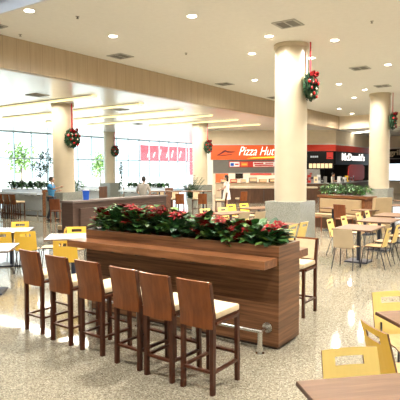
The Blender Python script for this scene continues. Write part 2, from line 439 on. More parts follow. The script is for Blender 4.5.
COLS = [('cream round column standing on a grey stone block just behind the long planter bar', (-6.22, 13.5), .457, ZU),
        ('cream round column on a grey stone block at the far right of the hall', (-6.78, 24.55), .46, ZU),
        ('thick cream column at the left beside the man in the blue shirt', (-17.0, 14.35), .445, ZL),
        ('cream column beside the orange restaurant sign', (-17.6, 25.3), .445, ZL),
        ('slender far cream column near the middle of the glazed wall', (-26.5, 26.6), .40, ZL)]
for i, (lab, (x, y), r, zt) in enumerate(COLS):
    t = thing('column', lab, 'column', (x, y, 0), 0, 'round columns of the hall')
    MB().lathe([(r, 1.1), (r, zt-.12), (r+.035, zt-.11), (r+.035, zt-.005)], n=48).build('shaft', M['column'], t, True)
    p = .54
    MB().box(-p, p, -p, p, 0, 1.1).build('pedestal', M['stone'], t, bevel=.012)
WL = [('large green wreath with red bow hung beside the nearest column', 0, 4.30), ('wreath with red bow beside the column at the far right', 1, 4.22),
      ('dark wreath with silver balls beside the thick column at the left', 2, 3.33), ('small wreath beside the orange restaurant sign', 3, 3.38),
      ('small dark wreath beside the slender far column', 4, 3.38)]
for lab, i, z in WL:
    (x, y), r, zt = COLS[i][1:]
    make_wreath(lab, (x+r+.12, y, z), zt-z-.005)

# ------------------------------------------------------------------ ceiling fittings
DL = [(-9.6,7.23),(-9.62,9.85),(-6.92,9.65),(-6.29,12.26),(-5.02,13.69),(-7.64,13.77),(-7.26,17.9),(-4.71,17.91),(-9.78,17.85),
      (-7.41,20.75),(-6.4,15.4),(-7.0,22.9),(-8.18,25.06),(-10.35,29.03),(-10.6,32.1)]
DLX = [(-3.6,9.6),(-6.9,5.6),(-3.4,5.6),(-.4,9.6),(-.4,5.6),(-2.0,13.8),(1.4,13.8),(1.4,17.9),(-1.6,17.9),(-1.6,22.0),(2.0,22.0),(-4.6,27.0),(0,27.0),(-6.9,1.6),(-3.4,1.6),(-.4,1.6),(2.8,5.6),(2.8,1.6)]
def make_downlight():
    t = thing('ceiling_downlight', '', 'downlight', (0,0,ZU-.001), 0, 'round downlights in the main ceiling')
    MB().lathe([(.10,-.002),(.13,-.012),(.13,-.0)], n=24).build('trim_ring', M['white'], t, True)
    MB().lathe([(.098,-.016),(.098,-.004)], n=24).build('lamp', M['lamp'], t)
    return t
def spot(x, y, z, power, col=(1,.945,.86), size=165):
    l = bpy.data.lights.new('downlight_beam', 'SPOT'); l.energy = power; l.color = col
    l.spot_size = R(size); l.spot_blend = .7; l.shadow_soft_size = .1
    o = bpy.data.objects.new('downlight_beam', l); COL.objects.link(o); o.location = (x,y,z); return o
d0 = make_downlight()
DLAB = ['downlight by the skylight at the top left corner','downlight above the tan bulkhead, second from the left','downlight at the top centre of the ceiling',
 'downlight left of the dark vent near the nearest column','downlight at the upper right of the ceiling','downlight just left of the nearest column head',
 'downlight right of the nearest wreath bow','downlight near the right edge of the ceiling','downlight left of the nearest column, lower of two',
 'downlight right of the nearest wreath','downlight right of the nearest column head','downlight just before the far right column','downlight left of the far right column head',
 'downlight near the far ceiling corner','small downlight nearest the far ceiling edge']
for i, (x, y) in enumerate(DL):
    if i == 0: d0.location = (x,y,ZU-.001); d0['label'] = DLAB[0]
    else: dup(d0, (x,y,ZU-.001), 0, DLAB[i])
for x, y in DL+DLX: spot(x, y, ZU-.05, 440)
def make_vent(z):
    t = thing('ceiling_vent', '', 'vent', (0,0,z), 0, 'square air vents in the ceilings')
    f = MB()
    for a in (-1,1):
        f.box(-.3,.3, a*.27-.03, a*.27+.03, -.02, 0); f.box(a*.27-.03, a*.27+.03, -.24, .24, -.02, 0)
    f.box(-.02,.02,-.24,.24,-.018,0)
    f.build('frame', M['vent'], t)
    s = MB()
    for k in range(8):
        y = -.22+k*.06; s.hexa([(-.25,y,-.004),(.25,y,-.004),(.25,y+.008,-.004),(-.25,y+.008,-.004)], [(-.25,y+.03,-.018),(.25,y+.03,-.018),(.25,y+.04,-.018),(-.25,y+.04,-.018)])
    s.box(-.25,.25,-.24,.24,-.003,-.001)
    s.build('louvres', M['slat'], t)
    return t
VU = [(-11.1,11.67,'ceiling vent above the tan bulkhead at the left'),(-5.39,11.5,'ceiling vent at the top right, above the nearest column'),
      (-11.2,17.9,'ceiling vent above the tan bulkhead, left of the nearest column'),(-11.3,22.67,'far ceiling vent just left of the nearest column'),
      (-5.66,17.94,'ceiling vent at the right above the far column'),(-6.07,22.3,'ceiling vent beside the head of the far right column'),
      (-11.35,7.4,'dark ceiling vent at the top left edge')]
VLo = [(-15.62,12.02,'vent in the lower ceiling left of the thick column'),(-16.31,17.08,'vent in the lower ceiling between the light strips'),(-20.58,22.99,'far vent in the lower ceiling above the glazing')]
vu = make_vent(ZU-.001)
for i, (x,y,l) in enumerate(VU):
    if i == 0: vu.location = (x,y,ZU-.001); vu['label'] = l
    else: dup(vu, (x,y,ZU-.001), 0, l)
for x,y,l in VLo: dup(vu, (x,y,ZL-.001), 0, l)
SPK = [(-9.08,8.15,'small sprinkler head right of the top left downlight'),(-11.45,8.33,'small sprinkler head by the tan bulkhead'),(-9.22,12.54,'small sprinkler head near the middle of the ceiling'),
       (-3.67,12.48,'small sprinkler head at the upper right of the ceiling')]
for x,y,l in SPK:
    t = thing('ceiling_sprinkler', l, 'sprinkler', (x,y,ZU), 0, 'sprinkler heads')
    MB().lathe([(.045,-.008),(.045,0)], n=16).build('escutcheon', M['vent'], t)
    MB().lathe([(.03,-.05),(.03,-.044),(.012,-.043),(.012,-.008)], n=12).build('deflector', M['slat'], t)
STR = [(13.3,-21.5,-14.0),(16.0,-23.5,-14.1),(18.75,-23.5,-14.1),(21.4,-23,-14.2),(24.1,-20.5,-14.3),(27.4,-18.6,-14.7)]
ORD = ['nearest','second','third','fourth','fifth','farthest']
for k, (y,xa,xb) in enumerate(STR):
    t = thing('ceiling_light_strip', 'long yellow light strip in the lower ceiling, %s of the six' % ORD[k], 'light', (0,0,ZL), 0, 'yellow light strips in the lower ceiling')
    MB().box(xa,xb,y-.12,y+.12,-.07,-.012).build('diffuser', M['strip'], t)
    L_ = bpy.data.lights.new('strip_light','AREA'); L_.shape = 'RECTANGLE'; L_.size = xb-xa; L_.size_y = .2; L_.energy = 220; L_.color = (1,.93,.80)
    lo = bpy.data.objects.new('strip_light', L_); COL.objects.link(lo); lo.location = ((xa+xb)/2, y, ZL-.09)
    f = MB()
    for s in (-1,1): f.box(xa-.03,xb+.03,y+s*.145-.012,y+s*.145+.012,-.03,0)
    f.build('housing', M['white'], t)
t = thing('ceiling_light_strip', 'white light strip in the ceiling over the dark storefronts at right', 'light', (-11.8,38.1,ZL), R(-40))
MB().box(-1.1,1.1,-.25,.25,-.03,-.01).build('diffuser', M['strip_white'], t)

# ------------------------------------------------------------------ long planter bars
def leafy_plant(t, n, h, spread, ms, L=(.11,.17), W=.075, seed=0, loc=(0,0,0), sy=1.0):
    rnd = random.Random(seed); mb = MB(); lx, ly, lz = loc
    for k in range(7):
        a = rnd.uniform(0,2*PI); r = rnd.uniform(.2,.7)*spread
        mb.tube([(lx,ly,lz),(lx+r*.5*math.cos(a),ly+sy*r*.5*math.sin(a),lz+h*.5),(lx+r*math.cos(a),ly+sy*r*math.sin(a),lz+h*.85)], .006, 5)
    for k in range(n):
        a = rnd.uniform(0,2*PI); q = math.sqrt(rnd.random()); r = q*spread
        z = lz+h*(.15+.85*(rnd.random()**.6))*(1-.45*q*q)
        b = (lx+r*.75*math.cos(a), ly+sy*r*.75*math.sin(a), z)
        d = Vector((math.cos(a+rnd.uniform(-.8,.8)), sy*math.sin(a+rnd.uniform(-.8,.8)), rnd.uniform(-.35 if sy == 1 else -.1,.55 if sy == 1 else .8)))
        leaf_geo(mb, b, d, (0,0,1), rnd.uniform(*L), W*rnd.uniform(.8,1.2), rnd.choices(range(len(ms)), weights=[5,2,3][:len(ms)])[0], rnd.uniform(.1,.4))
    return mb.build('foliage', ms, t)

def bloom_mesh(seed):
    rnd = random.Random(seed); mb = MB()
    for ring, (n, L, W, el) in enumerate(((7,.105,.055,.1),(6,.075,.045,.45))):
        for k in range(n):
            a = 2*PI*k/n+ring*.4+rnd.uniform(-.15,.15)
            leaf_geo(mb, (0,0,.01*ring), (math.cos(a),math.sin(a),el), (0,0,1), L*rnd.uniform(.85,1.15), W, 0, .2)
    for k in range(4): mb.ball((.012*math.cos(k*1.6),.012*math.sin(k*1.6),.02), .006, 6, 1)
    return mb
BL = [bloom_mesh(k) for k in range(3)]
BLO = []
def poinsettia(x, y, z, label, seed, h, nb, spread=.25):
    rnd = random.Random(seed)
    t = thing('potted_poinsettia', label, 'plant', (x,y,z), 0, 'red poinsettias in the long planter bar')
    leafy_plant(t, 105, h+.01, spread*1.02, [M['leaf'], M['leaf_light'], M['leaf_dark']], L=(.11,.18), W=.12, seed=seed, loc=(0,0,.10), sy=.62)
    for k in range(nb):
        if len(BLO) < 3:
            o = BL[len(BLO)].build('bloom', [M['red'], M['leaf_light']], t); BLO.append(o)
        else:
            o = rnd.choice(BLO).copy(); COL.objects.link(o); o.parent = t
        a = rnd.uniform(0, 2*PI); r = rnd.uniform(.25,.95)*spread
        o.location = (r*math.cos(a), .7*r*math.sin(a), .09+(h+.03)*(1.0-.42*(r/spread)**2)+rnd.uniform(-.06,.03))
        o.rotation_euler = (rnd.uniform(-.5,.5)-math.sin(a)*r, rnd.uniform(-.4,.4)+math.cos(a)*r, rnd.uniform(0,6)); s = rnd.uniform(.75,1.1); o.scale = (s,s,s)
    MB().lathe([(.075,-.14),(.095,.0),(.085,.0),(.085,-.015)], n=16).build('pot', M['soil'], t)
    return t

def planter_bar(name, label, x0, x1, y0, depth=.55, H=1.16, front=None, end_mat=None, sh0=-.06, rear_shelf=True):
    """hollow planter body with a plinth, drink shelves along its long sides and a foot rail in front"""
    t = thing(name, label, 'bar counter', ((x0+x1)/2, y0, 0))
    L = (x1-x0)/2; bm = front or M['bar']; th = .05
    b = MB()
    b.box(-L+th, L-th, 0, th, .035, H); b.box(-L+th, L-th, depth-th, depth, .035, H)
    b.box(-L+th, L-th, th, depth-th, .70, .76)
    b.build('body', bm, t)
    for s in (-1, 1):
        MB().box(s*L-(th if s > 0 else 0), s*L+(th if s < 0 else 0), 0, depth, .035, H).build('end_panel', end_mat or M['bar'], t)
    MB().box(-L+th, L-th, th, depth-th, .94, .99).build('soil', M['soil'], t)
    MB().box(-L+.03, L-.03, .03, depth-.03, 0, .035).build('plinth', M['plinth'], t)
    MB().box(-L+sh0, L-.02, -.30, -.001, .945, 1.035).build('shelf', M['shelf'] if not front else bm, t)
    if rear_shelf: MB().box(-L+sh0, L-.02, depth+.001, depth+.30, .945, 1.035).build('shelf', M['shelf'], t)
    n = max(2, int((x1-x0)/.42))
    for k in range(n):
        x = -L+.2+k*(2*L-.4)/(n-1)
        MB().box(x-.025, x+.025, -.14, -.001, .90, .944).build('bracket', M['black'], t)
    r = MB(); r.tube([(-L+.15,-.19,.245),(L-.10,-.19,.245)], .022, 12)
    fr = r.build('foot_rail', M['chrome'], t, True)
    for k in range(4):
        x = L-.13-k*(2*L-.4)/3
        p = MB(); p.tube([(x,-.19,0),(x,-.19,.245)], .028, 12); p.tube([(x,-.19,.245),(x,-.001,.245)], .022, 12)
        p.lathe([(.05,0),(.05,.008)], (x,-.19,0), 16); p.tube([(x,-.02,.245),(x,-.001,.245)], .06, 16)
        p.build('rail_post', M['chrome'], fr, True)
    return t
BX0, BX1, BY = -5.48, -2.44, 5.01
planter_bar('planter_bar', 'long brown wood planter bar full of red poinsettias, in the middle of the hall', BX0, BX1, BY)
ords = ['first','second','third','fourth','fifth','sixth','seventh','eighth','ninth','tenth','eleventh']
for k in range(10):
    x = (-5.28+k*.325) if k < 5 else (-3.60+(k-5)*.235)
    poinsettia(x, BY+.18, 1.01, '%s red poinsettia from the left in the front row of the long planter bar' % ords[k], 20+k, [.31,.35,.33,.35,.30,.25,.23,.22,.21,.20][k], [8,8,7,8,6,6,5,6,5,5][k], .24 if 0 < k < 9 else .19)
for k in range(9):
    x = (-5.12+k*.33) if k < 4 else (-3.66+(k-4)*.235)
    poinsettia(x, BY+.38, 1.01, '%s red poinsettia from the left in the back row of the long planter bar' % ords[k], 50+k, [.38,.37,.38,.34,.27,.25,.24,.22,.22][k], [7,7,6,7,6,6,5,5,5][k], .22)

# ------------------------------------------------------------------ bar stools
def make_stool(label, group, wood_=None, panel=None):
    """faces +Y (towards the counter); seat top .73, back top 1.03"""
    W = .182
    t = thing('bar_stool', label, 'bar stool', (0,0,0), 0, group)
    wd = wood_ or M['stool']
    for s in (-1, 1):
        b = MB(); b.bar((s*(W-.018), -.21, 0), (s*(W-.018), -.20, .70), .036, .044); b.bar((s*(W-.018), -.20, .70), (s*(W-.018), -.262, 1.015), .036, .04)
        b.build('rear_leg', wd, t)
        MB().bar((s*(W-.018), .205, 0), (s*(W-.018), .20, .66), .036, .04).build('front_leg', wd, t)
        MB().bar((s*(W-.018), -.20, .20), (s*(W-.018), .20, .20), .022, .034).build('stretcher', wd, t)
    MB().bar((-W+.03,.203,.27), (W-.03,.203,.27), .022, .036).build('stretcher', wd, t)
    MB().bar((-W+.03,-.203,.20), (W-.03,-.203,.20), .022, .034).build('stretcher', wd, t)
    a = MB()
    for s in (-1,1): a.bar((s*(W-.018), -.19, .645), (s*(W-.018), .19, .645), .026, .07)
    a.bar((-W+.03,.205,.645),(W-.03,.205,.645), .026, .07)
    a.build('seat_frame', wd, t)
    def fn(i, j):
        u = -W+.004+i*(2*W-.008)/10; z = .60+j*.43/8
        y = -.212 if z < .70 else -.212-(z-.70)*.17
        return (u, y-.018*(1-(u/W)**2)-.012, z), (0, 1, .1)
    MB().sheet(fn, 10, 8, .026).build('backrest', panel or M['stool_panel'], t, True)
    def fc(i, j):
        u = -W+.035+i*(2*W-.07)/8; z = .745+j*.265/6
        return (u, -.205-(z-.70)*.17-.010*(1-(u/W)**2)+.018, z), (0, 1, .1)
    MB().sheet(fc, 8, 6, .03).build('back_cushion', M['cushion'], t, True)
    c = MB().box(-W+.004, W-.004, -.18, .225, .675, .735).build('seat', M['cushion'], t, True, bevel=.016)
    return t
ST = [(-5.26,4.13,-3),(-4.66,4.05,-2),(-4.12,4.02,-2),(-3.52,3.95,-3),(-3.07,3.90,-3),(-2.615,3.885,-1)]
nm = ['leftmost','second from left','third from left','fourth from left','fifth from left','rightmost']
g = 'bar stools along the front of the long planter bar'
st0 = None
for k, (x, y, a) in enumerate(ST):
    lab = 'cream-seated dark brown stool, %s in the row before the planter bar' % nm[k]
    if k == 0:
        st0 = make_stool(lab, g); st0.location = (x+.025, y, 0); st0.rotation_euler.z = R(a)
    else: dup(st0, (x+.025, y, 0), R(a), lab)
rs = dup(st0, (-2.88, 6.53, 0), R(180), 'bar stool behind the right end of the planter bar, its cream back showing', 'bar stools behind the long planter bar')

# ------------------------------------------------------------------ cafe chairs and tables
def make_chair(label, group, colour, hole=True, name='cafe_chair'):
    """faces +Y; plywood seat .45, shell back up to .83 with an oblong hand hole"""
    t = thing(name, label, 'chair', (0,0,0), 0, group)
    xs = [-.205,-.15,-.105,-.05,0,.05,.105,.15,.205]; zs = [.44,.52,.60,.66,.725,.78,.83]
    def fn(i, j):
        x = xs[i]*(1-.06*(j/6.)); z = zs[j]
        y = -.185-(z-.44)*.24-.028*(1-(x/.205)**2)
        return (x, y, z), (0, .97, .2)
    skip = [(i, 4) for i in range(2, 6)] if hole else []
    MB().sheet(fn, 8, 6, .014, skip, 0, 1).build('backrest', [colour, M['ply_edge']], t)
    def fs(i, j):
        x = -.20+i*.40/6; y = -.20+j*.41/6
        z = .445-.012*math.cos(x/.2*PI/2)+(-.02*((j-5)) if j > 5 else 0)
        return (x, y, z), (0, 0, 1)
    MB().sheet(fs, 6, 6, .014, (), 0, 1).build('seat', [M['ply'], M['ply_edge']], t)
    for s in (-1, 1):
        MB().tube([(s*.16,.14,.43),(s*.185,.175,.38),(s*.21,.22,0)], .010, 8).build('leg', M['black'], t, True)
        MB().tube([(s*.16,-.12,.43),(s*.185,-.16,.38),(s*.215,-.27,0)], .010, 8).build('leg', M['black'], t, True)
    f = MB()
    for s in (-1,1): f.tube([(s*.16,.14,.428),(s*.16,-.14,.428),(s*.14,-.19,.47),(s*.13,-.212,.56)], .009, 8)
    f.tube([(-.16,0,.426),(.16,0,.426)], .009, 8)
    f.build('frame', M['black'], t, True)
    return t
def make_table(label, w, d, top, group, loc, rz):
    t = thing('cafe_table', label, 'table', (*loc, 0), rz, group)
    MB().box(-w/2, w/2, -d/2, d/2, .722, .75).build('tabletop', top, t, bevel=.003)
    MB().box(-w/2-.002, w/2+.002, -d/2-.002, d/2+.002, .721, .744).build('edge_band', M['table_edge'], t)
    MB().lathe([(.045,.03),(.045,.70),(.12,.705),(.12,.72)], n=16).build('pole', M['navy'], t, True)
    MB().box(-.24,.24,-.24,.24,0,.03).build('base_plate', M['navy'], t, bevel=.006)
    return t
Q = R(45)
protos = {}
def chair(x, y, face, label, group, kind='yellow', hole=True):
    """face: heading in degrees, 0 = +Y, measured counter-clockwise"""
    k = (kind, hole)
    if k not in protos:
        protos[k] = make_chair(label, group, M[kind], hole); protos[k].location = (x,y,0); protos[k].rotation_euler.z = R(face); return protos[k]
    return dup(protos[k], (x,y,0), R(face), label, group)

# near right pair of tables, turned 45 degrees
G = 'tables at the near right'
def corner_table(label, cx, cy, w, d, rzdeg, top, group): return make_table(label, w, d, top, group, (cx, cy), R(rzdeg))
u45 = Vector((.7071,.7071)); w45 = Vector((.7071,-.7071))
A = Vector((-1.215,2.735)); c = A+u45*.45+w45*.45
make_table('brown wood laminate table in the bottom right corner of the view', .9, .9, M['table'], G, c, Q)
A = Vector((-1.25,4.49)); c = A+u45*.45+w45*.45
make_table('brown wood table cut by the right edge, behind the tilted yellow chair', .9, .9, M['table'], G, c, Q)
G = 'yellow chairs at the near right tables'
chair(-.865, 3.03, -135, 'pale yellow chair with oblong hole tucked behind the nearest table', G, 'pale_yellow')
chair(-.87, 4.00, -45, 'yellow chair seen from behind and side, at the right edge of the view', G, 'yellow')
chair(-1.05, 4.78, -135, 'pale yellow chair behind the table at the right edge', G, 'pale_yellow')

# right-hand row of tables
G = 'tables in the row at the right'
for (x,y,l) in ((-3.43,10.95,'brown table nearest in the right row, a beige chair at its head'),(-3.52,12.85,'second brown table of the right row'),
                (-3.6,14.5,'third brown table of the right row')):
    make_table(l, .82, 1.1 if y < 12 else 1.2, M['table'], G, (x,y), 0)
make_table('brown table beyond the right row, before the beige armchair', .8, 1.6, M['table'], G, (-4.75,18.2), R(-35))
make_table('far brown table by the right column', .8, 1.4, M['table'], G, (-4.6,21.6), R(-35))
G = 'chairs around the right row of tables'
chair(-3.40, 10.08, 0, 'beige chair at the head of the right row, its plain back to us', G, 'beige_chair', False)
for y, l in ((11.5,'yellow chair on the left side of the right row, nearest'),(12.45,'yellow chair on the left of the right row, second'),(13.6,'yellow chair on the left of the right row, third'),(14.4,'yellow chair on the left of the right row, farthest')):
    chair(-4.02, y, -90, l, G, 'pale_yellow')
for y, l in ((10.5,'yellow chair on the right side of the right row, nearest'),(11.25,'yellow chair on the right side of the right row, second'),(12.3,'yellow chair on the right side of the right row, third'),(13.0,'yellow chair on the right side of the right row, farthest')):
    chair(-2.96, y, 90, l, G, 'pale_yellow')

# middle tables behind the planter bar
G = 'tables behind the long planter bar'
make_table('brown table beside the grey stone block of the nearest column', .9, 1.2, M['table'], G, (-5.25,10.4), 0)
make_table('brown table behind the poinsettias, before the woman in white', .8, 1.3, M['table'], G, (-7.75,12.7), R(-20))
make_table('brown table left of the nearest column block', .8, 1.3, M['table'], G, (-8.0,14.9), R(-20))
G = 'chairs behind the long planter bar'
chair(-4.84, 10.08, 86, 'yellow chair at the table by the grey stone block, nearer of two', G, 'pale_yellow')
chair(-4.84, 10.66, 86, 'yellow chair at the table by the grey stone block, farther of two', G, 'pale_yellow')
chair(-5.68, 10.4, -90, 'pale yellow chair low behind the poinsettias near the right end', G, 'pale_yellow')
chair(-7.2, 12.2, 70, 'beige chair back behind the poinsettias, left of two', G, 'beige_chair', False)
chair(-7.0, 12.75, 70, 'beige chair back behind the poinsettias, right of two', G, 'beige_chair', False)
chair(-8.4, 12.6, -110, 'pale yellow chair behind the poinsettias, left end of the table', G, 'pale_yellow')
chair(-8.2, 13.3, -110, 'pale yellow chair behind the poinsettias near the woman in white', G, 'pale_yellow')
chair(-8.7, 14.6, -110, 'small yellow chair beyond the poinsettias, left of the stone block', G, 'yellow')
chair(-8.6, 15.3, -110, 'small yellow chair nearest the dark counter', G, 'yellow')
chair(-7.3, 14.6, 70, 'yellow chair on its own against the stone block', G, 'yellow')

# left tables
G = 'glare-painted tables at the left'
def tab_from(corner, along, across, w, d, lab):
    c = Vector(corner)+along*(w/2)+across*(d/2)
    make_table(lab, w, d, M['table_glare'], G, c, math.atan2(along.y, along.x))
nw = Vector((-.69,.72)).normalized(); sw = Vector((-.72,-.69))
tab_from((-8.81,6.45), nw, sw, .92, .8, 'glare-painted table at the left edge, the farther one')
tab_from((-6.97,4.75), nw, sw, .90, .8, 'glare-painted table at the left edge, the nearer one')
tab_from((-7.58,5.91), nw, -sw, .86, .95, 'glare-painted table behind the leftmost bar stools')
G = 'yellow chairs at the left tables'
chair(-9.88, 7.0, -136, 'yellow chair behind the farther table at the left edge', G)
chair(-8.93, 6.0, 44, 'yellow chair with a slot in its back, before the farther left table', G)
chair(-8.58, 6.30, 44, 'yellow chair at the right end of the farther left table, its back to us', G)
chair(-7.62, 4.62, -50, 'yellow chair with orange seat at the left edge, before the nearer table', G)
chair(-8.42, 6.75, 135, 'yellow chair seen edge-on between the left tables', G)
chair(-7.95, 6.98, -136, 'yellow chair behind the table near the leftmost bar stools', G)
chair(-6.92, 5.87, 44, 'yellow chair turned away between the leftmost stools and the planter bar', G)

# ------------------------------------------------------------------ left planter bars with stools
LP = planter_bar('planter_bar', 'planter bar with glare-painted front by the glazed wall at the left', -21.3, -18.28, 14.25, .8, front=M['blue_glare_print'], end_mat=M['shelf'], rear_shelf=False)
def bushes(n, x0, x1, y, z, lab, h, grp, seed):
    for k in range(n):
        x = x0+(x1-x0)*(k+.5)/n
        t = thing('leafy_plant', lab % ords[k], 'plant', (x, y, z), 0, grp)
        leafy_plant(t, 130, h-.08, .27, [M['leaf'], M['leaf_dark'], M['leaf_dark']], L=(.12,.2), W=.09, seed=seed+k, loc=(0,0,.12), sy=.7)
bushes(7, -21.25, -18.4, 14.6, 1.0, '%s dark green plant from the left on the glare-painted planter bar', .50, 'plants on the pale blue planter bar', 200)
gl = 'bar stools at the pale blue planter bar'
for k, (x, l) in enumerate(((-20.35,'leftmost'),(-19.85,'second from left'),(-19.4,'third from left'),(-18.95,'rightmost'))):
    dup(st0, (x+.5, 13.1, 0), R(-4), 'dark bar stool before the glare-painted planter bar, %s' % l, gl)
P3 = planter_bar('planter_bar', 'far planter bar behind the man in grey', -17.6, -14.9, 18.6, front=M['blue_glare_print'], end_mat=M['shelf'], rear_shelf=False)
bushes(6, -17.5, -15.0, 18.87, 1.0, '%s dark green plant from the left on the far planter bar', .34, 'plants on the far planter bar', 230)
P4 = planter_bar('planter_bar', 'far planter box left of the slender column, brown end', -22.0, -19.6, 18.9, front=M['blue_glare_print'], end_mat=M['counter_wood'], rear_shelf=False)
t = thing('leafy_plant', 'spreading fern behind the thick left column', 'plant', (-19.35, 17.1, 1.0))
leafy_plant(t, 110, .55, .36, [M['leaf'], M['leaf_dark']], L=(.18,.3), W=.07, seed=261)
MB().lathe([(.16,-1.0),(.24,0),(.2,0),(.2,-.05)], n=20).build('pot', M['stone'], t, True)
t = thing('slim_conifer', 'slim dark plant beside the slender far column', 'plant', (-25.0, 26.2, 0))
MB().lathe([(.14,0),(.19,.34),(.16,.34)], n=16).build('pot', M['stone'], t, True)
rnd = random.Random(5); mb = MB(); mb.tube([(0,0,.3),(0,0,2.5)], .02, 6)
for k in range(300):
    z = rnd.uniform(.5,2.55); a = rnd.uniform(0,2*PI); r = .05+.17*(1-(z-.5)/2.1)
    leaf_geo(mb, (r*.5*math.cos(a), r*.5*math.sin(a), z), (math.cos(a),math.sin(a),.9), (0,0,1), .18, .05)
mb.build('foliage', M['leaf_dark'], t)

# palm by the orange storefront
t = thing('potted_palm', 'potted palm with arching fronds between the high tables and the far column', 'plant', (-15.3, 21.25, 0))
MB().lathe([(.2,0),(.29,.55),(.25,.55),(.25,.5)], n=20).build('pot', M['stone'], t, True)
rnd = random.Random(11)
fr = MB()
for k in range(16):
    a = 2*PI*k/16+rnd.uniform(-.2,.2); el = rnd.uniform(.85,1.4); L = rnd.uniform(1.15,1.5)
    pts = []
    for i in range(7):
        q = i/6; pts.append(Vector((math.cos(a)*L*q*math.cos(el)*1.1, math.sin(a)*L*q*math.cos(el)*1.1, .5+L*q*math.sin(el)*1.1-.35*q*q)))
    fr.tube(pts, .008, 5)
    for i in range(1, 7):
        d = (pts[i]-pts[i-1]).normalized(); sd = d.cross(Vector((0,0,1))).normalized()
        for s in (-1,1):
            for o in (0,.5):
                leaf_geo(fr, pts[i-1].lerp(pts[i],o), d*.8+sd*s, (0,0,1), .36*(1.1-i/9), .045, 0, .3)
fr.build('fronds', M['leaf_dark'], t)

# slender indoor trees before the glass
def small_tree(x, y, h, label, seed):
    t = thing('slender_tree', label, 'tree', (x,y,0), 0)
    MB().lathe([(.22,0),(.3,.5),(.26,.5)], n=20).build('pot', M['stone'], t, True)
    rnd = random.Random(seed); tr = MB()
    tr.tube([(0,0,.3),(.04,.02,h*.5),(-.02,.03,h*.85)], [.04,.03,.015], 8)
    tr.build('trunk', M['bark'], t, True)
    mb = MB()
    for k in range(230):
        c = rnd.choice([(0,0,h*.86,.38),(.25,.2,h*.72,.30),(-.15,-.25,h*.78,.28),(.1,-.1,h*.6,.22)])
        p = Vector((rnd.gauss(0,1),rnd.gauss(0,1),rnd.gauss(0,.8)))*c[3]*.55
        leaf_geo(mb, Vector(c[:3])+p, (rnd.uniform(-1,1),rnd.uniform(-1,1),rnd.uniform(-.6,.4)), (0,0,1), rnd.uniform(.16,.26), .09)
    mb.build('foliage', M['leaf_dark'], t)
small_tree(-29.3, 23.2, 3.9, 'slender tree before the glazing left of the thick column', 31)
small_tree(-27.6, 21.3, 2.9, 'shorter slender tree beside the man in the blue shirt', 32)

# ------------------------------------------------------------------ booths and dividers
t = thing('booth_divider', 'brown wood booth divider behind the planter bar, with a blue box on it', 'divider', (-10.5, 8.95, 0))
MB().box(-.22, .22, .0, 3.9, 0, 1.15).build('panel', M['divider'], t)
MB().box(-.26, .26, -.03, 3.93, 1.15, 1.2).build('cap', M['divider_top'], t)
MB().box(.22, .30, .2, 3.7, .5, 1.0).build('back_pad', M['divider'], t)
t = thing('booth_bench', 'beige booth bench on the left side of the brown divider', 'bench', (-11.0, 9.3, 0))
MB().box(-.32, .27, 0, 2.6, .0, .36).build('base', M['divider'], t)
MB().box(-.34, .27, 0, 2.6, .36, .47).build('seat', M['bench'], t, bevel=.02)
t = thing('blue_box', 'shiny blue box standing on the booth divider', 'box', (-10.5, 9.62, 1.2))
MB().lathe([(.10,0),(.125,.23),(.135,.235),(.135,.255),(.12,.255)], n=4).build('tub', M['blue'], t)
MB().box(-.06,.06,-.06,.06,.256,.275).build('lid', M['white'], t)

def wood_chair(label, group, loc, rz, wd='chair_wood', proto={}):
    if wd in proto: return dup(proto[wd], (*loc,0), rz, label, group)
    t = thing('wooden_chair', label, 'chair', (*loc,0), rz, group); m = M[wd]
    for s in (-1,1):
        b = MB(); b.bar((s*.19,-.2,0),(s*.19,-.19,.46),.036); b.bar((s*.19,-.19,.46),(s*.19,-.25,.92),.036); b.build('leg', m, t)
        MB().bar((s*.19,.19,0),(s*.19,.19,.43),.036).build('leg', m, t)
    def fn(i,j):
        x = -.205+i*.41/6; z = .50+j*.42/4; return (x, -.20-(z-.46)*.13-.015*(1-(x/.2)**2), z), (0,1,.1)
    MB().sheet(fn, 6, 4, .024).build('backrest', m, t, True)
    MB().box(-.21,.21,-.2,.21,.43,.47).build('seat', M['cushion'] if wd == 'tan_wood' else m, t, bevel=.008)
    proto[wd] = t; return t
Gw = 'red-brown wooden chairs'
wood_chair('red-brown wooden chair beside the man in the blue shirt', Gw, (-15.75, 12.95), R(25))
G2 = 'side tables at the booths'
make_table('small dark table before the grey block of the thick column', .7, .7, M['table'], G2, (-13.6, 12.0), Q)

# high bar table with stools, mid distance
t = thing('high_table', 'long high brown bar table ringed by stools, before the far planter', 'table', (-13.24, 17.6, 0), R(36))
L = 1.3
MB().box(-L, L, -.32, .32, 1.06, 1.10).build('tabletop', M['table'], t)
for s in (-1,1):
    MB().tube([(s*(L-.35),0,.03),(s*(L-.35),0,1.06)], .04, 12).build('pole', M['navy'], t, True)
    MB().box(s*(L-.35)-.25, s*(L-.35)+.25, -.25,.25,0,.03).build('base_plate', M['navy'], t)
gh = 'stools around the high bar table'
for x,y,rz,l in ((-12.75,16.85,35,'dark stool with its back to us before the high table, middle of three'),(-11.98,17.38,35,'dark stool with its back to us before the high table, right of three'),
      (-13.62,16.25,35,'dark stool before the high table, right beside the man in grey'),
      (-14.75,18.0,-145,'cream-backed stool on the far side of the high table, left of three'),(-14.2,18.4,-145,'cream-backed stool on the far side of the high table, middle of three'),(-13.4,18.95,-145,'cream-backed stool on the far side of the high table, right of three'),
      (-11.7,18.35,125,'stool at the right end of the high table, before the woman in white'),(-11.6,19.9,60,'stool right of the woman in white')):
    dup(st0, (x,y,0), R(rz), l, gh)
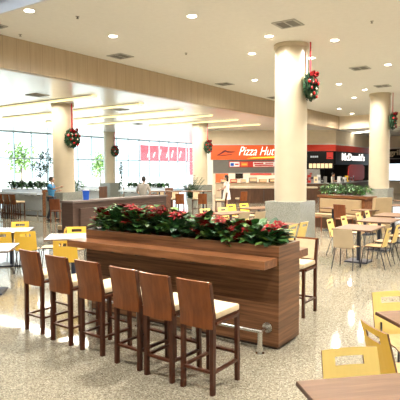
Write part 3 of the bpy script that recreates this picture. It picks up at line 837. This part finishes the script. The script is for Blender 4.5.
for k,(x,y,rz,l) in enumerate(((-18.4,20.6,20,'tan chair by the far column, left of three'),(-17.6,20.9,30,'tan chair by the far column, middle of three'),(-16.9,21.3,30,'tan chair by the far column, right of three'))):
    wood_chair(l, 'far tan chairs', (x,y), R(rz), 'tan_wood')

# right planter divider with upholstered bench
t = thing('planter_divider', 'wood planter divider with green plants and a beige padded front', 'divider', (-6.95, 17.35, 0), R(-17))
MB().box(.1, 1.95, 0, .5, 0, 1.02).build('body', M['shelf'], t)
MB().box(.05, 2.05, -.06, .56, 1.02, 1.10).build('cap', M['shelf'], t)
MB().box(.2, 1.85, -.10, -.001, .50, .98).build('back_pad', M['bench'], t, bevel=.02)
MB().box(.15, 1.9, -.55, -.001, .36, .47).build('bench_seat', M['bench'], t, bevel=.02)
MB().box(.18, 1.87, -.5, -.02, 0, .36).build('bench_base', M['counter_wood'], t)
for k in range(5):
    q = thing('leafy_plant', '%s bright green plant from the left on the right planter divider' % ords[k], 'plant',
              (-6.95+math.cos(R(-17))*(.3+k*.37)+.07, 17.6+math.sin(R(-17))*(.3+k*.37), 1.1), 0, 'plants on the right planter divider')
    leafy_plant(q, 110, .40, .29, [M['leaf'], M['leaf_light'], M['leaf']], L=(.12,.2), W=.06, seed=300+k)
wood_chair('red-brown chair at the left end of the right planter bench', Gw, (-6.45, 15.75), R(-35))
wood_chair('red-brown chair with its back to us before the right planter bench', Gw, (-5.35, 15.55), R(-15))
for k,(x,y) in enumerate(((-5.9,16.1),(-4.75,15.75))):
    make_table('small brown table before the right planter bench, %s of two' % ('left','right')[k], .6, .6, M['table'], G2, (x,y), R(-17))
t = thing('armchair', 'beige high-backed seat at the right end of the planter divider', 'armchair', (-4.72, 16.35, 0), R(60))
MB().box(-.34,.34,-.30,.32,.0,.44).build('seat', M['bench'], t, bevel=.02)
MB().hexa([(-.34,-.42,.0),(.34,-.42,.0),(.34,-.28,.0),(-.34,-.28,.0)], [(-.34,-.52,1.12),(.34,-.52,1.12),(.34,-.40,1.12),(-.34,-.40,1.12)]).build('backrest', M['bench'], t)
for k,(x,y,r) in enumerate(((-4.1,23.6,60),(-3.3,22.6,60))):
    wood_chair('tan chair by the far right column, %s of two' % ('left','right')[k], 'tan chairs at the far right', (x,y), R(r), 'tan_wood')

# ------------------------------------------------------------------ storefronts
def front(loc, ang):
    """a frame whose +X runs left to right along the storefront and whose -Y faces the hall"""
    return loc, ang
# orange restaurant
PF = (-19.93, 29.99); PA = R(34.85)
Lf = 8.77
Lp = 6.05
def local(P, ang, x, y): return (P[0]+x*math.cos(ang)-y*math.sin(ang), P[1]+x*math.sin(ang)+y*math.cos(ang))
def wallseg(name, P, ang, x0, x1, y0, y1, z0, z1, mat):
    o = MB().box(x0,x1,y0,y1,z0,z1).build(name, mat); o.location = (*P,0); o.rotation_euler.z = ang; return struct(o)
wallseg('wall_front', PF, PA, -.3, Lf, .02, .35, 3.80, ZL, M['cream'])
wallseg('trim_4', PF, PA, -.3, Lf, -.06, .4, 3.74, 3.83, M['cream_light'])
wallseg('wall_front.001', PF, PA, -.25, .12, -.02, 5.5, 0, 3.74, M['white'])
wallseg('wall_back', PF, PA, -.2, Lp+.1, 5.2, 5.4, 0, ZL, M['cream_light'])
wallseg('wall_right', PF, PA, Lp, Lp+.1, .0, 5.2, 0, 3.74, M['cream'])
t = thing('restaurant_sign', 'long orange sign with white script lettering over the shutter', 'sign', (*PF, 0), PA)
MB().box(.0, Lp-.02, -.05, .35, 2.72, 3.74).build('board', M['sign_orange'], t)
lettering('Pizza Hut', 1, M['letter_white'], t, (1.98, -.09, 3.02), width=2.52, height=.60, shear=.4, depth=.02, bold=-.012)
lg = MB()
roof = [(x*.9-.5,z) for x,z in [(.98,3.02),(1.25,3.16),(1.55,3.36),(1.72,3.40),(1.80,3.34),(2.10,3.30),(2.55,3.28),(2.2,3.22),(1.86,3.22),(1.70,3.28),(1.45,3.16),(1.2,3.04)]]
lg.add([(x,-.06,z) for x,z in roof]+[(x,-.08,z) for x,z in roof], [tuple(range(12)), tuple(range(23,11,-1))]+[(i,(i+1)%12,12+(i+1)%12,12+i) for i in range(12)])
sw_ = [(x*.9-.5,z) for x,z in [(.98,3.02),(1.5,3.06),(2.3,3.10),(2.1,3.05),(1.5,3.0)]]
lg.add([(x,-.06,z) for x,z in sw_]+[(x,-.08,z) for x,z in sw_], [tuple(range(5)), tuple(range(9,4,-1))]+[(i,(i+1)%5,5+(i+1)%5,5+i) for i in range(5)])
lg.build('roof_logo', M['logo_dark'], t)
MB().hexa([(2.5,-.075,2.80),(5.2,-.075,2.84),(5.2,-.045,2.84),(2.5,-.045,2.80)],[(3.0,-.075,2.87),(5.2,-.075,2.98),(5.2,-.045,2.98),(3.0,-.045,2.87)]).build('stripe', M['yellow_sign'], t)
t = thing('roller_shutter', 'grey half-lowered roller shutter under the orange sign', 'shutter', (*PF, 0), PA)
sh = MB()
for k in range(12):
    z = 1.80+k*.077; sh.hexa([(.15,.05,z),(Lp-.05,.05,z),(Lp-.05,.09,z),(.15,.09,z)], [(.15,.0,z+.07),(Lp-.05,.0,z+.07),(Lp-.05,.09,z+.07),(.15,.09,z+.07)])
sh.box(.15, Lp-.05, .09, .11, 1.8, 2.72)
sh.build('slats', M['shutter'], t); MB().box(.15, Lp-.05, -.01, .12, 1.74, 1.80).build('bottom_bar', M['steel'], t)
t = thing('promotion_banner', 'red and white promotion banner across the grey shutter', 'banner', (*PF, 0), PA)
MB().box(1.27, 4.6, -.05, -.035, 2.18, 2.60).build('cloth', M['panel_red'], t)
for (a,b,mm) in ((1.33,2.02,M['white']),(2.1,2.62,M['panel_orange']),(2.98,4.5,M['white'])):
    MB().box(a,b,-.062,-.05,2.23,2.55).build('panel', mm, t)
for a,b,z0,z1,mm in ((1.38,1.62,2.28,2.48,'blue'),(1.7,1.96,2.34,2.44,'panel_red'),(3.05,3.7,2.40,2.50,'panel_red'),(3.1,4.4,2.27,2.36,'panel_red'),(3.85,4.4,2.42,2.49,'panel_red'),(2.18,2.54,2.33,2.44,'yellow')):
    MB().box(a,b,-.07,-.062,z0,z1).build('printed_block', M[mm], t)
# its counter and kitchen
t = thing('serving_counter', 'long dark wood serving counter with pale top in front of the shutter', 'counter', (*PF, 0), PA)
pts = [(.55,-4.4),(1.0,-5.2),(2.2,-5.7),(4.0,-5.8),(6.2,-5.8),(6.2,-4.9),(4.0,-4.9),(2.4,-4.85),(1.6,-4.5),(1.3,-4.0)]
MB().prism(pts, 0, .88).build('front', M['counter_wood'], t)
MB().prism([(x*1.01-.05,y-.06 if y < -5 else y+.06) for x,y in pts], .88, .97).build('worktop', M['counter_top'], t)
for k in range(3): MB().box(3.0+k*1.1, 3.05+k*1.1, -5.83, -5.8, .1, .8).build('panel_joint', M['plinth'], t)
t = thing('kitchen_counter', 'pale kitchen counter with trays inside the orange restaurant', 'counter', (*PF, 0), PA)
MB().box(.4, Lp-.15, 1.4, 2.2, 0, 1.0).build('body', M['cream'], t); MB().box(.35, Lp-.1, 1.35, 2.25, 1.0, 1.06).build('worktop', M['counter_top'], t)
rnd = random.Random(4)
for k in range(7):
    q = thing('food_display', '%s item from the left on the pale kitchen counter' % ords[k], 'food display', (*local(PF,PA,1.0+k*.72,1.75),1.06), PA, 'trays and appliances on the kitchen counter')
    w = rnd.uniform(.2,.3); h = rnd.uniform(.22,.42)
    MB().box(-w,w,-.25,.25,0,h).build('case', M[['steel','panel_red','white','steel','cushion','sign_black','white'][k]], q, bevel=.02)
    MB().box(-w*.8,w*.8,-.27,-.25,h*.25,h*.8).build('front_glass', M['menu'], q)
for k,(a,b,z0,z1,mm,l) in enumerate(((.5,1.5,1.0,2.7,'panel_orange','orange wall panel at the left inside the restaurant'),(3.3,5.0,1.6,2.6,'panel_red','red wall panel inside the orange restaurant'),(5.2,5.9,1.6,2.6,'panel_orange','orange wall panel at the right inside the restaurant'),(2.1,2.7,1.3,2.2,'sign_black','dark oven door in the restaurant kitchen wall'))):
    q = thing('wall_panel', l, 'panel', (*local(PF,PA,0,0),0), PA); MB().box(a,b,5.1,5.2,z0,z1).build('board', M[mm], q); MB().box(a-.03,b+.03,5.14,5.2,z0-.03,z1+.03).build('rim', M['steel'], q)
def ceiling_lamp(P, ang, x, y, z, l, power):
    q = thing('kitchen_lamp', l, 'lamp', (*local(P,ang,x,y), z), ang); MB().box(-.9,.9,-.08,.08,-.03,0).build('tube', M['kitchen_lamp'], q); MB().box(-.95,.95,-.12,.12,0,.05).build('housing', M['white'], q)
    L_ = bpy.data.lights.new('kitchen_light','AREA'); L_.shape = 'RECTANGLE'; L_.size = 1.8; L_.size_y = .3; L_.energy = power; L_.color = (1,.88,.68)
    o = bpy.data.objects.new('kitchen_light', L_); COL.objects.link(o); o.location = (*local(P,ang,x,y), z-.05); o.rotation_euler.z = ang
for k in range(3): ceiling_lamp(PF, PA, 1.2+k*1.8, 2.6, 3.4, '%s kitchen lamp from the left inside the orange restaurant' % ords[k], 70)
struct(wallseg('ceiling.003', PF, PA, -.2, Lp, .4, 5.2, 3.5, 3.6, M['white']))

# dark burger storefront: a front piece in line with the orange one, then a side that runs away
P2 = (-12.72, 35.0)
wallseg('wall_side', P2, R(90), 0, 10, -.02, .3, 3.80, ZL, M['cream'])
wallseg('trim_5', P2, R(90), 0, 10, -.08, .35, 3.72, 3.83, M['cream_light'])
t = thing('sign_band', 'red band of the dark storefront, turning the corner', 'sign', (0,0,0))
a = local(PF,PA,Lf-3.0,-.06); b = P2; c = (-12.72,47.3)
def band(z0, z1, off, mat, nm, parent):
    a1 = local(PF,PA,Lp+.02,-off); b1 = (P2[0]+off*.75, P2[1]-off*.6); c1 = (-12.72+off, 44.6)
    MB().prism([a1,b1,c1,(c1[0]-.35-off,c1[1]),(b1[0]-.2-off,b1[1]+.25+off),local(PF,PA,Lp+.02,.25)], z0, z1).build(nm, mat, parent)
band(3.30, 3.74, .10, M['sign_red'], 'band', t)
t2 = thing('shop_sign', 'black sign board with white bold lettering on the dark storefront', 'sign', (*P2, 0), R(90))
MB().box(.0, 9.6, -.06, .2, 2.35, 3.29).build('board', M['sign_black'], t2)
lettering("McDonald's", 1, M['letter_white'], t2, (1.2, -.09, 2.66), width=5.3, height=.55, depth=.02, bold=.008)
t3 = thing('menu_board', 'dark menu board with a row of lit pictures and a red logo square', 'sign', (*PF, 0), PA)
MB().box(Lp+.12, Lf-.1, -.10, .1, 2.02, 3.29).build('board', M['sign_black'], t3)
MB().box(Lf-.62, Lf-.16, -.13, -.10, 2.74, 3.22).build('logo_square', M['panel_red'], t3)
MB().box(Lf-.50, Lf-.28, -.145, -.13, 2.80, 2.86).build('logo_bar', M['logo_dark'], t3)
for k in range(6): MB().box(Lf-1.85+k*.28, Lf-1.62+k*.28, -.13, -.10, 2.10, 2.42).build('lit_picture', M['menu'], t3)
for k in range(4): MB().box(Lf-1.75+k*.14, Lf-1.64+k*.14, -.125, -.10, 2.84, 2.96).build('printed_block', M['blue_glare_print'], t3)
# burger counter, kitchen
t = thing('serving_counter', 'dark serving counter below the menu board', 'counter', (*PF, 0), PA)
MB().box(Lp+.12, Lf-.5, -.4, .4, 0, 1.0).build('front', M['counter_wood'], t); MB().box(Lp+.11, Lf-.48, -.43, .45, 1.0, 1.06).build('worktop', M['steel'], t)
t = thing('serving_counter', 'dark serving counter under the white-lettered sign', 'counter', (*P2, 0), R(90))
MB().box(.3, 9.5, -.3, .4, 0, 1.0).build('front', M['counter_wood'], t); MB().box(.28, 9.52, -.35, .45, 1.0, 1.06).build('worktop', M['steel'], t)
struct(MB().box(-17.4, -17.2, 38.0, 45.0, 0, ZL).build('wall_back.001', M['sign_black']))
wallseg('wall_back.003', PF, PA, Lp+.1, Lf-.2, 3.6, 3.8, 0, ZL, M['steel'])
struct(MB().box(-17.4, -12.6, 44.7, 45.0, 0, ZL).build('wall_end', M['sign_black']))
t = thing('promotion_sign', 'big red rounded panel on the dark storefront below the white lettering', 'panel', (*P2, 0), R(90))
pp = MB(); rr = []
for k in range(20):
    g = 2*PI*k/20; rr.append((4.6+1.9*max(-1,min(1,1.25*math.cos(g))), 1.75+.62*max(-1,min(1,1.25*math.sin(g)))))
n = len(rr)
pp.add([(x,-.1,z) for x,z in rr]+[(x,-.02,z) for x,z in rr], [tuple(range(n)), tuple(range(2*n-1,n-1,-1))]+[(i,(i+1)%n,n+(i+1)%n,n+i) for i in range(n)])
pp.build('board', M['panel_red'], t)
MB().box(3.2,3.28,-.06,.0,1.06,2.35).build('post', M['steel'], t)
rnd = random.Random(9)
for k in range(9):
    x = Lp+.25+k*.23
    q = thing('counter_appliance', '%s appliance from the left on the counter below the menu board' % ords[k], 'appliance', (*local(PF,PA,x,.18),1.06), PA, 'appliances on the burger counter')
    h = rnd.uniform(.25,.6)
    MB().box(-.1,.1,-.12,.12,0,h).build('body', M[['steel','white','sign_black','panel_red','steel','menu','white','sign_black','steel'][k]], q, bevel=.01)
    MB().box(-.07,.07,-.135,-.12,h*.3,h*.7).build('front', M['steel'], q)
for k in range(6):
    q = thing('counter_appliance', '%s appliance from the left on the counter under the white lettering' % ords[k], 'appliance', (P2[0]-.02, P2[1]+1.0+k*.55, 1.06), R(90), 'appliances on the burger counter')
    h = rnd.uniform(.25,.55); MB().box(-.14,.14,-.12,.12,0,h).build('body', M[['white','steel','white','yellow','steel','white'][k]], q, bevel=.01)
    MB().box(-.08,.08,-.135,-.12,h*.3,h*.7).build('front', M['sign_black'], q)
ceiling_lamp(PF, PA, Lf-1.2, 2.2, 3.1, 'kitchen lamp behind the menu board', 90)
ceiling_lamp(P2, R(90), 3.5, 2.2, 3.1, 'kitchen lamp behind the white-lettered sign', 90)

# third storefront at the far right
P3_ = (-14.0, 46.2); A3 = math.atan2(40.97-46.2, -4.16+14.0)
wallseg('wall_front.002', P3_, A3, 2.0, 16, .02, .35, 3.80, ZL, M['cream'])
wallseg('trim_6', P3_, A3, 2.0, 16, -.06, .4, 3.70, 3.83, M['cream_light'])
wallseg('wall_back.002', P3_, A3, 1.9, 16, 3.2, 3.4, 0, ZL, M['cream_light'])
t = thing('grill_sign', 'black sign with tan lettering at the right edge of the view', 'sign', (*P3_, 0), A3)
MB().box(2.4, 15, -.05, .2, 2.45, 3.70).build('board', M['sign_black'], t)
MB().box(2.4, 15, -.08, -.05, 2.84, 2.92).build('moulding', M['shutter'], t)
gx = 2.86
lettering('grill', 1, M['letter_tan'], t, (gx, -.09, 3.02), width=1.3, height=.62, depth=.02, bold=.02)
t = thing('lit_display', 'bright bluish lit panel under the black sign at right', 'display', (*P3_, 0), A3)
MB().box(3, 14, 2.9, 3.1, 1.36, 2.1).build('screen', M['screen'], t); MB().box(2.9, 14.1, 2.95, 3.15, 1.28, 1.36).build('ledge', M['steel'], t)
t = thing('serving_counter', 'beige serving counter at the right edge below the lit panel', 'counter', (*P3_, 0), A3)
MB().box(2.4, 15, -.5, .2, 0, 1.0).build('front', M['cream'], t); MB().box(2.35, 15.05, -.55, .25, 1.0, 1.07).build('worktop', M['steel'], t)

# red banners standing outdoors, seen through the glass over the far planter
for (y0,y1,z0,z1,l) in ((42.9,52.0,3.15,4.9,'wide red banner with white strokes outside the glazing'),(52.2,53.6,1.4,4.9,'narrow upright red banner at the far end outside the glazing')):
    t = thing('outdoor_banner', l, 'banner', (-38.0, y0, -.05))
    L = y1-y0
    MB().box(-.015, .015, 0, L, z0, z1).build('cloth', M['banner'], t)
    for y in (0, L): MB().tube([(0,y,0),(0,y,z1+.1)], .05, 10).build('post', M['steel'], t, True)
    if L > 3:
        for y,l_ in ((1.2,.9),(2.2,.7),(3.3,1.1),(4.6,.8),(5.6,1.1),(7.2,1.0)):
            z = z0+.4; MB().hexa([(.016,y,z),(.016,y+.1,z),(.03,y+.1,z),(.03,y,z)], [(.016,y+.3,z+l_*.8),(.016,y+.4,z+l_*.8),(.03,y+.4,z+l_*.8),(.03,y+.3,z+l_*.8)]).build('printed_stroke', M['white'], t)
# outdoors: trees and a low wall
for k,(x,y,h,l) in enumerate(((-52,37.5,6,'pale tree outside the glazing at the left'),(-60,58,5,'pale tree outside the glazing right of the thick column'))):
    t = thing('outdoor_tree', l, 'tree', (x,y,-.05), 0, 'trees outside the glazed wall')
    MB().tube([(0,0,0),(.1,0,h*.45)], [.16,.1], 8).build('trunk', M['bark'], t, True)
    rnd = random.Random(70+k); mb = MB()
    for i in range(500):
        p = Vector((rnd.gauss(0,1),rnd.gauss(0,1),rnd.gauss(0,1.2)))*.75
        leaf_geo(mb, p+Vector((0,0,h*.62)), (rnd.uniform(-1,1),rnd.uniform(-1,1),rnd.uniform(-.6,.4)), (0,0,1), .5, .3)
    mb.build('foliage', M['leaf_light'], t)
t = thing('garden_wall', 'low pale pink wall outside the far end of the glazing', 'wall', (-46, 58, -.05))
MB().box(0,.3,0,16,0,1.3).build('masonry', M['pink'], t); MB().box(-.05,.35,0,16,1.3,1.4).build('coping', M['white'], t)

# ------------------------------------------------------------------ people
def skin_obj(verts, edges, radii, root, sub=1):
    me = bpy.data.meshes.new('graph'); me.from_pydata([tuple(v) for v in verts], edges, [])
    o = bpy.data.objects.new('graph', me); COL.objects.link(o)
    o.modifiers.new('s','SKIN'); sm = o.modifiers.new('d','SUBSURF'); sm.levels = sub; sm.render_levels = sub
    for i, r in enumerate(radii):
        d = me.skin_vertices[0].data[i]; d.radius = r if isinstance(r, tuple) else (r, r); d.use_root = (i == root)
    dg = bpy.context.evaluated_depsgraph_get(); dg.update()
    out = bpy.data.meshes.new_from_object(o.evaluated_get(dg))
    bpy.data.objects.remove(o); bpy.data.meshes.remove(me)
    return out
def mesh_into(mb, me):
    mb.add([v.co for v in me.vertices], [tuple(p.vertices) for p in me.polygons]); bpy.data.meshes.remove(me)
def person(label, loc, rz, joints, top, top_mat, bottom_mat, dress=False, cap=None, scale=1.0, lean=0):
    """joints: elbow/hand positions for L and R and leg stride; faces +Y"""
    t = thing('person', label, 'person', (*loc, 0), rz)
    J = dict(pel=(0,0,.95), waist=(0,.0,1.10), chest=(0,.01,1.30), neck=(0,.01,1.46), skull=(0,.02,1.53),
             shL=(-.18,0,1.40), shR=(.18,0,1.40), elL=(-.23,-.02,1.13), elR=(.23,-.02,1.13), haL=(-.22,.08,.90), haR=(.22,.08,.90),
             hiL=(-.09,0,.90), hiR=(.09,0,.90), knL=(-.10,.02,.49), knR=(.10,.02,.49), anL=(-.10,-.02,.08), anR=(.10,-.02,.08), toL=(-.11,.13,.035), toR=(.11,.13,.035))
    J.update(joints); J = {k: Vector(v) for k, v in J.items()}
    if lean:
        for k in list(J):
            if J[k].z > 1.0 : J[k].y += (J[k].z-1.0)*lean
    names = list(J); ix = {n:i for i,n in enumerate(names)}
    E_ = [('pel','waist'),('waist','chest'),('chest','neck'),('neck','skull'),('chest','shL'),('chest','shR'),('shL','elL'),('elL','haL'),('shR','elR'),('elR','haR'),
          ('pel','hiL'),('pel','hiR'),('hiL','knL'),('knL','anL'),('anL','toL'),('hiR','knR'),('knR','anR'),('anR','toR')]
    rad = dict(pel=(.14,.10),waist=(.125,.09),chest=(.145,.10),neck=.052,skull=.05,shL=.055,shR=.055,elL=.04,elR=.04,haL=.026,haR=.026,hiL=.085,hiR=.085,knL=.055,knR=.055,anL=.038,anR=.038,toL=.03,toR=.03)
    body = MB(); mesh_into(body, skin_obj([J[n] for n in names], [(ix[a],ix[b]) for a,b in E_], [rad[n] for n in names], 0))
    hc = J['skull']+Vector((0,.015,.105))
    o = len(body.v); body.ball(hc, .105, 18, 0, (.78,.95,1.12))
    body.ball(hc+Vector((0,.10,-.02)), .018, 8, 0, (.8,1.1,1.4)); body.ball(hc+Vector((0,.085,-.06)), .022, 8, 0, (1.2,.5,.35)); body.ball(hc+Vector((0,.07,-.095)), .03, 8)
    for s in (-1,1): body.ball(hc+Vector((s*.083,-.005,-.01)), .026, 8, 0, (.4,.7,1.2))
    for el, ha, sd in (('elL','haL',-1),('elR','haR',1)):
        d = (J[ha]-J[el]).normalized(); side = Vector((1,0,0))-d*d.x; side = side.normalized() if side.length > .1 else Vector((0,1,0)); nrm = d.cross(side)
        body.tube([J[ha], J[ha]+d*.05, J[ha]+d*.09], [.028,.04,.036], 8)
        for f in range(4):
            b = J[ha]+d*.085+side*(-.027+f*.018); L = (.07,.08,.075,.06)[f]
            body.tube([b, b+d*L*.5+nrm*.006, b+d*L*.85+nrm*.022], [.010,.009,.006], 6)
        b = J[ha]+d*.03-side*sd*.03; body.tube([b, b-side*sd*.03+d*.03, b-side*sd*.03+d*.07], [.012,.011,.008], 6)
    body.build('body', M['skin'], t, True)
    eye = MB()
    for s in (-1,1): eye.ball(hc+Vector((s*.034,.088,.012)), .011, 8)
    eye.build('eyes', M['hair'], t)
    h = MB(); h.ball(hc+Vector((0,-.02,.025)), .113, 16, 0, (.82,.95,1.05)); 
    if dress: h.ball(hc+Vector((0,-.07,-.07)), .085, 12, 0, (1,.6,1.6))
    hm = h.build('hair', M['hair'] if not cap else cap, t, True)
    # clothing shells
    if not dress:
        nn = ['pel','waist','chest','neck','shL','shR','elL','elR']
        V = [J[n].copy() for n in nn]; V[3] = J['neck']-Vector((0,0,.03)); V[0] = J['pel']-Vector((0,0,.04))
        ed = [(0,1),(1,2),(2,3),(2,4),(2,5),(4,6),(5,7)]
        c_ = MB(); mesh_into(c_, skin_obj(V, ed, [(.165,.125),(.155,.12),(.175,.13),.065,.085,.085,.06,.06], 0)); c_.build('shirt', top_mat, t, True)
        nn = ['pel','hiL','hiR','knL','knR','anL','anR']; V = [J[n].copy() for n in nn]
        c_ = MB(); mesh_into(c_, skin_obj(V, [(0,1),(0,2),(1,3),(2,4),(3,5),(4,6)], [(.15,.115),.105,.105,.078,.078,.065,.065], 0)); c_.build('trousers', bottom_mat, t, True)
    else:
        pr = [(.27,.62),(.25,.75),(.215,.95),(.165,1.1),(.19,1.28),(.17,1.38),(.07,1.46)]
        c_ = MB().lathe(pr, (0,.005,0), 20, 0, 1.0, .72)
        for el, sh_ in (('elL','shL'),('elR','shR')): c_.tube([J[sh_]+Vector((0,0,.0)), J[sh_].lerp(J[el],.6)], [.08,.06], 10)
        c_.build('dress', top_mat, t, True)
    for s, (a,b) in ((-1,('anL','toL')),(1,('anR','toR'))):
        c_ = MB(); c_.ball(J[a].lerp(J[b],.5)+Vector((0,0,-.012)), .06, 12, 0, (.85,2.0,.75)); c_.build('shoe', M['shoe'], t, True)
    t.scale = (scale,)*3
    return t
person('man in a blue shirt and dark trousers reaching out one arm by the left column', (-16.36,13.16), R(-62),
       dict(elR=(.26,.20,1.28), haR=(.20,.46,1.36), elL=(-.23,.06,1.16), haL=(-.16,.26,1.2), knL=(-.10,.10,.50), anL=(-.10,.14,.08), toL=(-.11,.28,.035), anR=(.10,-.14,.08), toR=(.11,.0,.035)),
       None, M['shirt_blue'], M['trousers'], scale=1.0)
person('woman in a short white dress standing before the dark counter', (-12.6,20.3), R(118),
       dict(elL=(-.22,.08,1.16), haL=(-.18,.32,1.08), elR=(.22,.06,1.15), haR=(.18,.30,1.05), anL=(-.08,.06,.08), toL=(-.08,.2,.035)),
       None, M['dress'], None, dress=True, scale=1.0)
person('man in a grey shirt with his back to us behind the booth divider', (-13.25,15.1), R(20),
       dict(elL=(-.28,.08,1.14), haL=(-.25,.3,1.05), elR=(.26,.1,1.14), haR=(.16,.32,1.05)), None, M['shirt_grey'], M['trousers'], lean=.15)
for k,(x,l,m_,c_) in enumerate(((Lp+.55,'worker in dark uniform behind the counter, left of two','shirt_dark',None),(Lp+1.25,'worker with a red cap behind the counter, right of two','shirt_dark',M['panel_red']))):
    person(l, local(PF,PA,x,.95), PA+PI, dict(elR=(.25,.1,1.15), haR=(.15,.3,1.15)), None, M[m_], M['trousers'], cap=c_)
person('worker in white behind the counter under the white lettering', (P2[0]-.85,P2[1]+1.9), R(-90), dict(elR=(.25,.1,1.15), haR=(.15,.3,1.15)), None, M['shirt_white'], M['trousers'])

# ------------------------------------------------------------------ daylight
w = bpy.data.worlds.new('sky'); S.world = w; w.use_nodes = True
bg = w.node_tree.nodes['Background']; bg.inputs[0].default_value = (.82,.93,1,1); bg.inputs[1].default_value = 2.0
sun = bpy.data.lights.new('sun','SUN'); sun.energy = 15; sun.color = (1,.97,.92); sun.angle = R(1)
so = bpy.data.objects.new('sun', sun); COL.objects.link(so); so.location = (-60,20,60)
so.rotation_euler = Vector((-.75,.15,-.75)).to_track_quat('-Z','Y').to_euler()

vs = S.view_settings; vs.view_transform = 'Standard'; vs.look = 'None'; vs.gamma = 1; vs.exposure = 0.5; vs.use_curve_mapping = False
S.cycles.use_denoising = True
S.cycles.max_bounces = 8; S.cycles.diffuse_bounces = 5; S.cycles.glossy_bounces = 3; S.cycles.transparent_max_bounces = 12
S.cycles.sample_clamp_indirect = 6
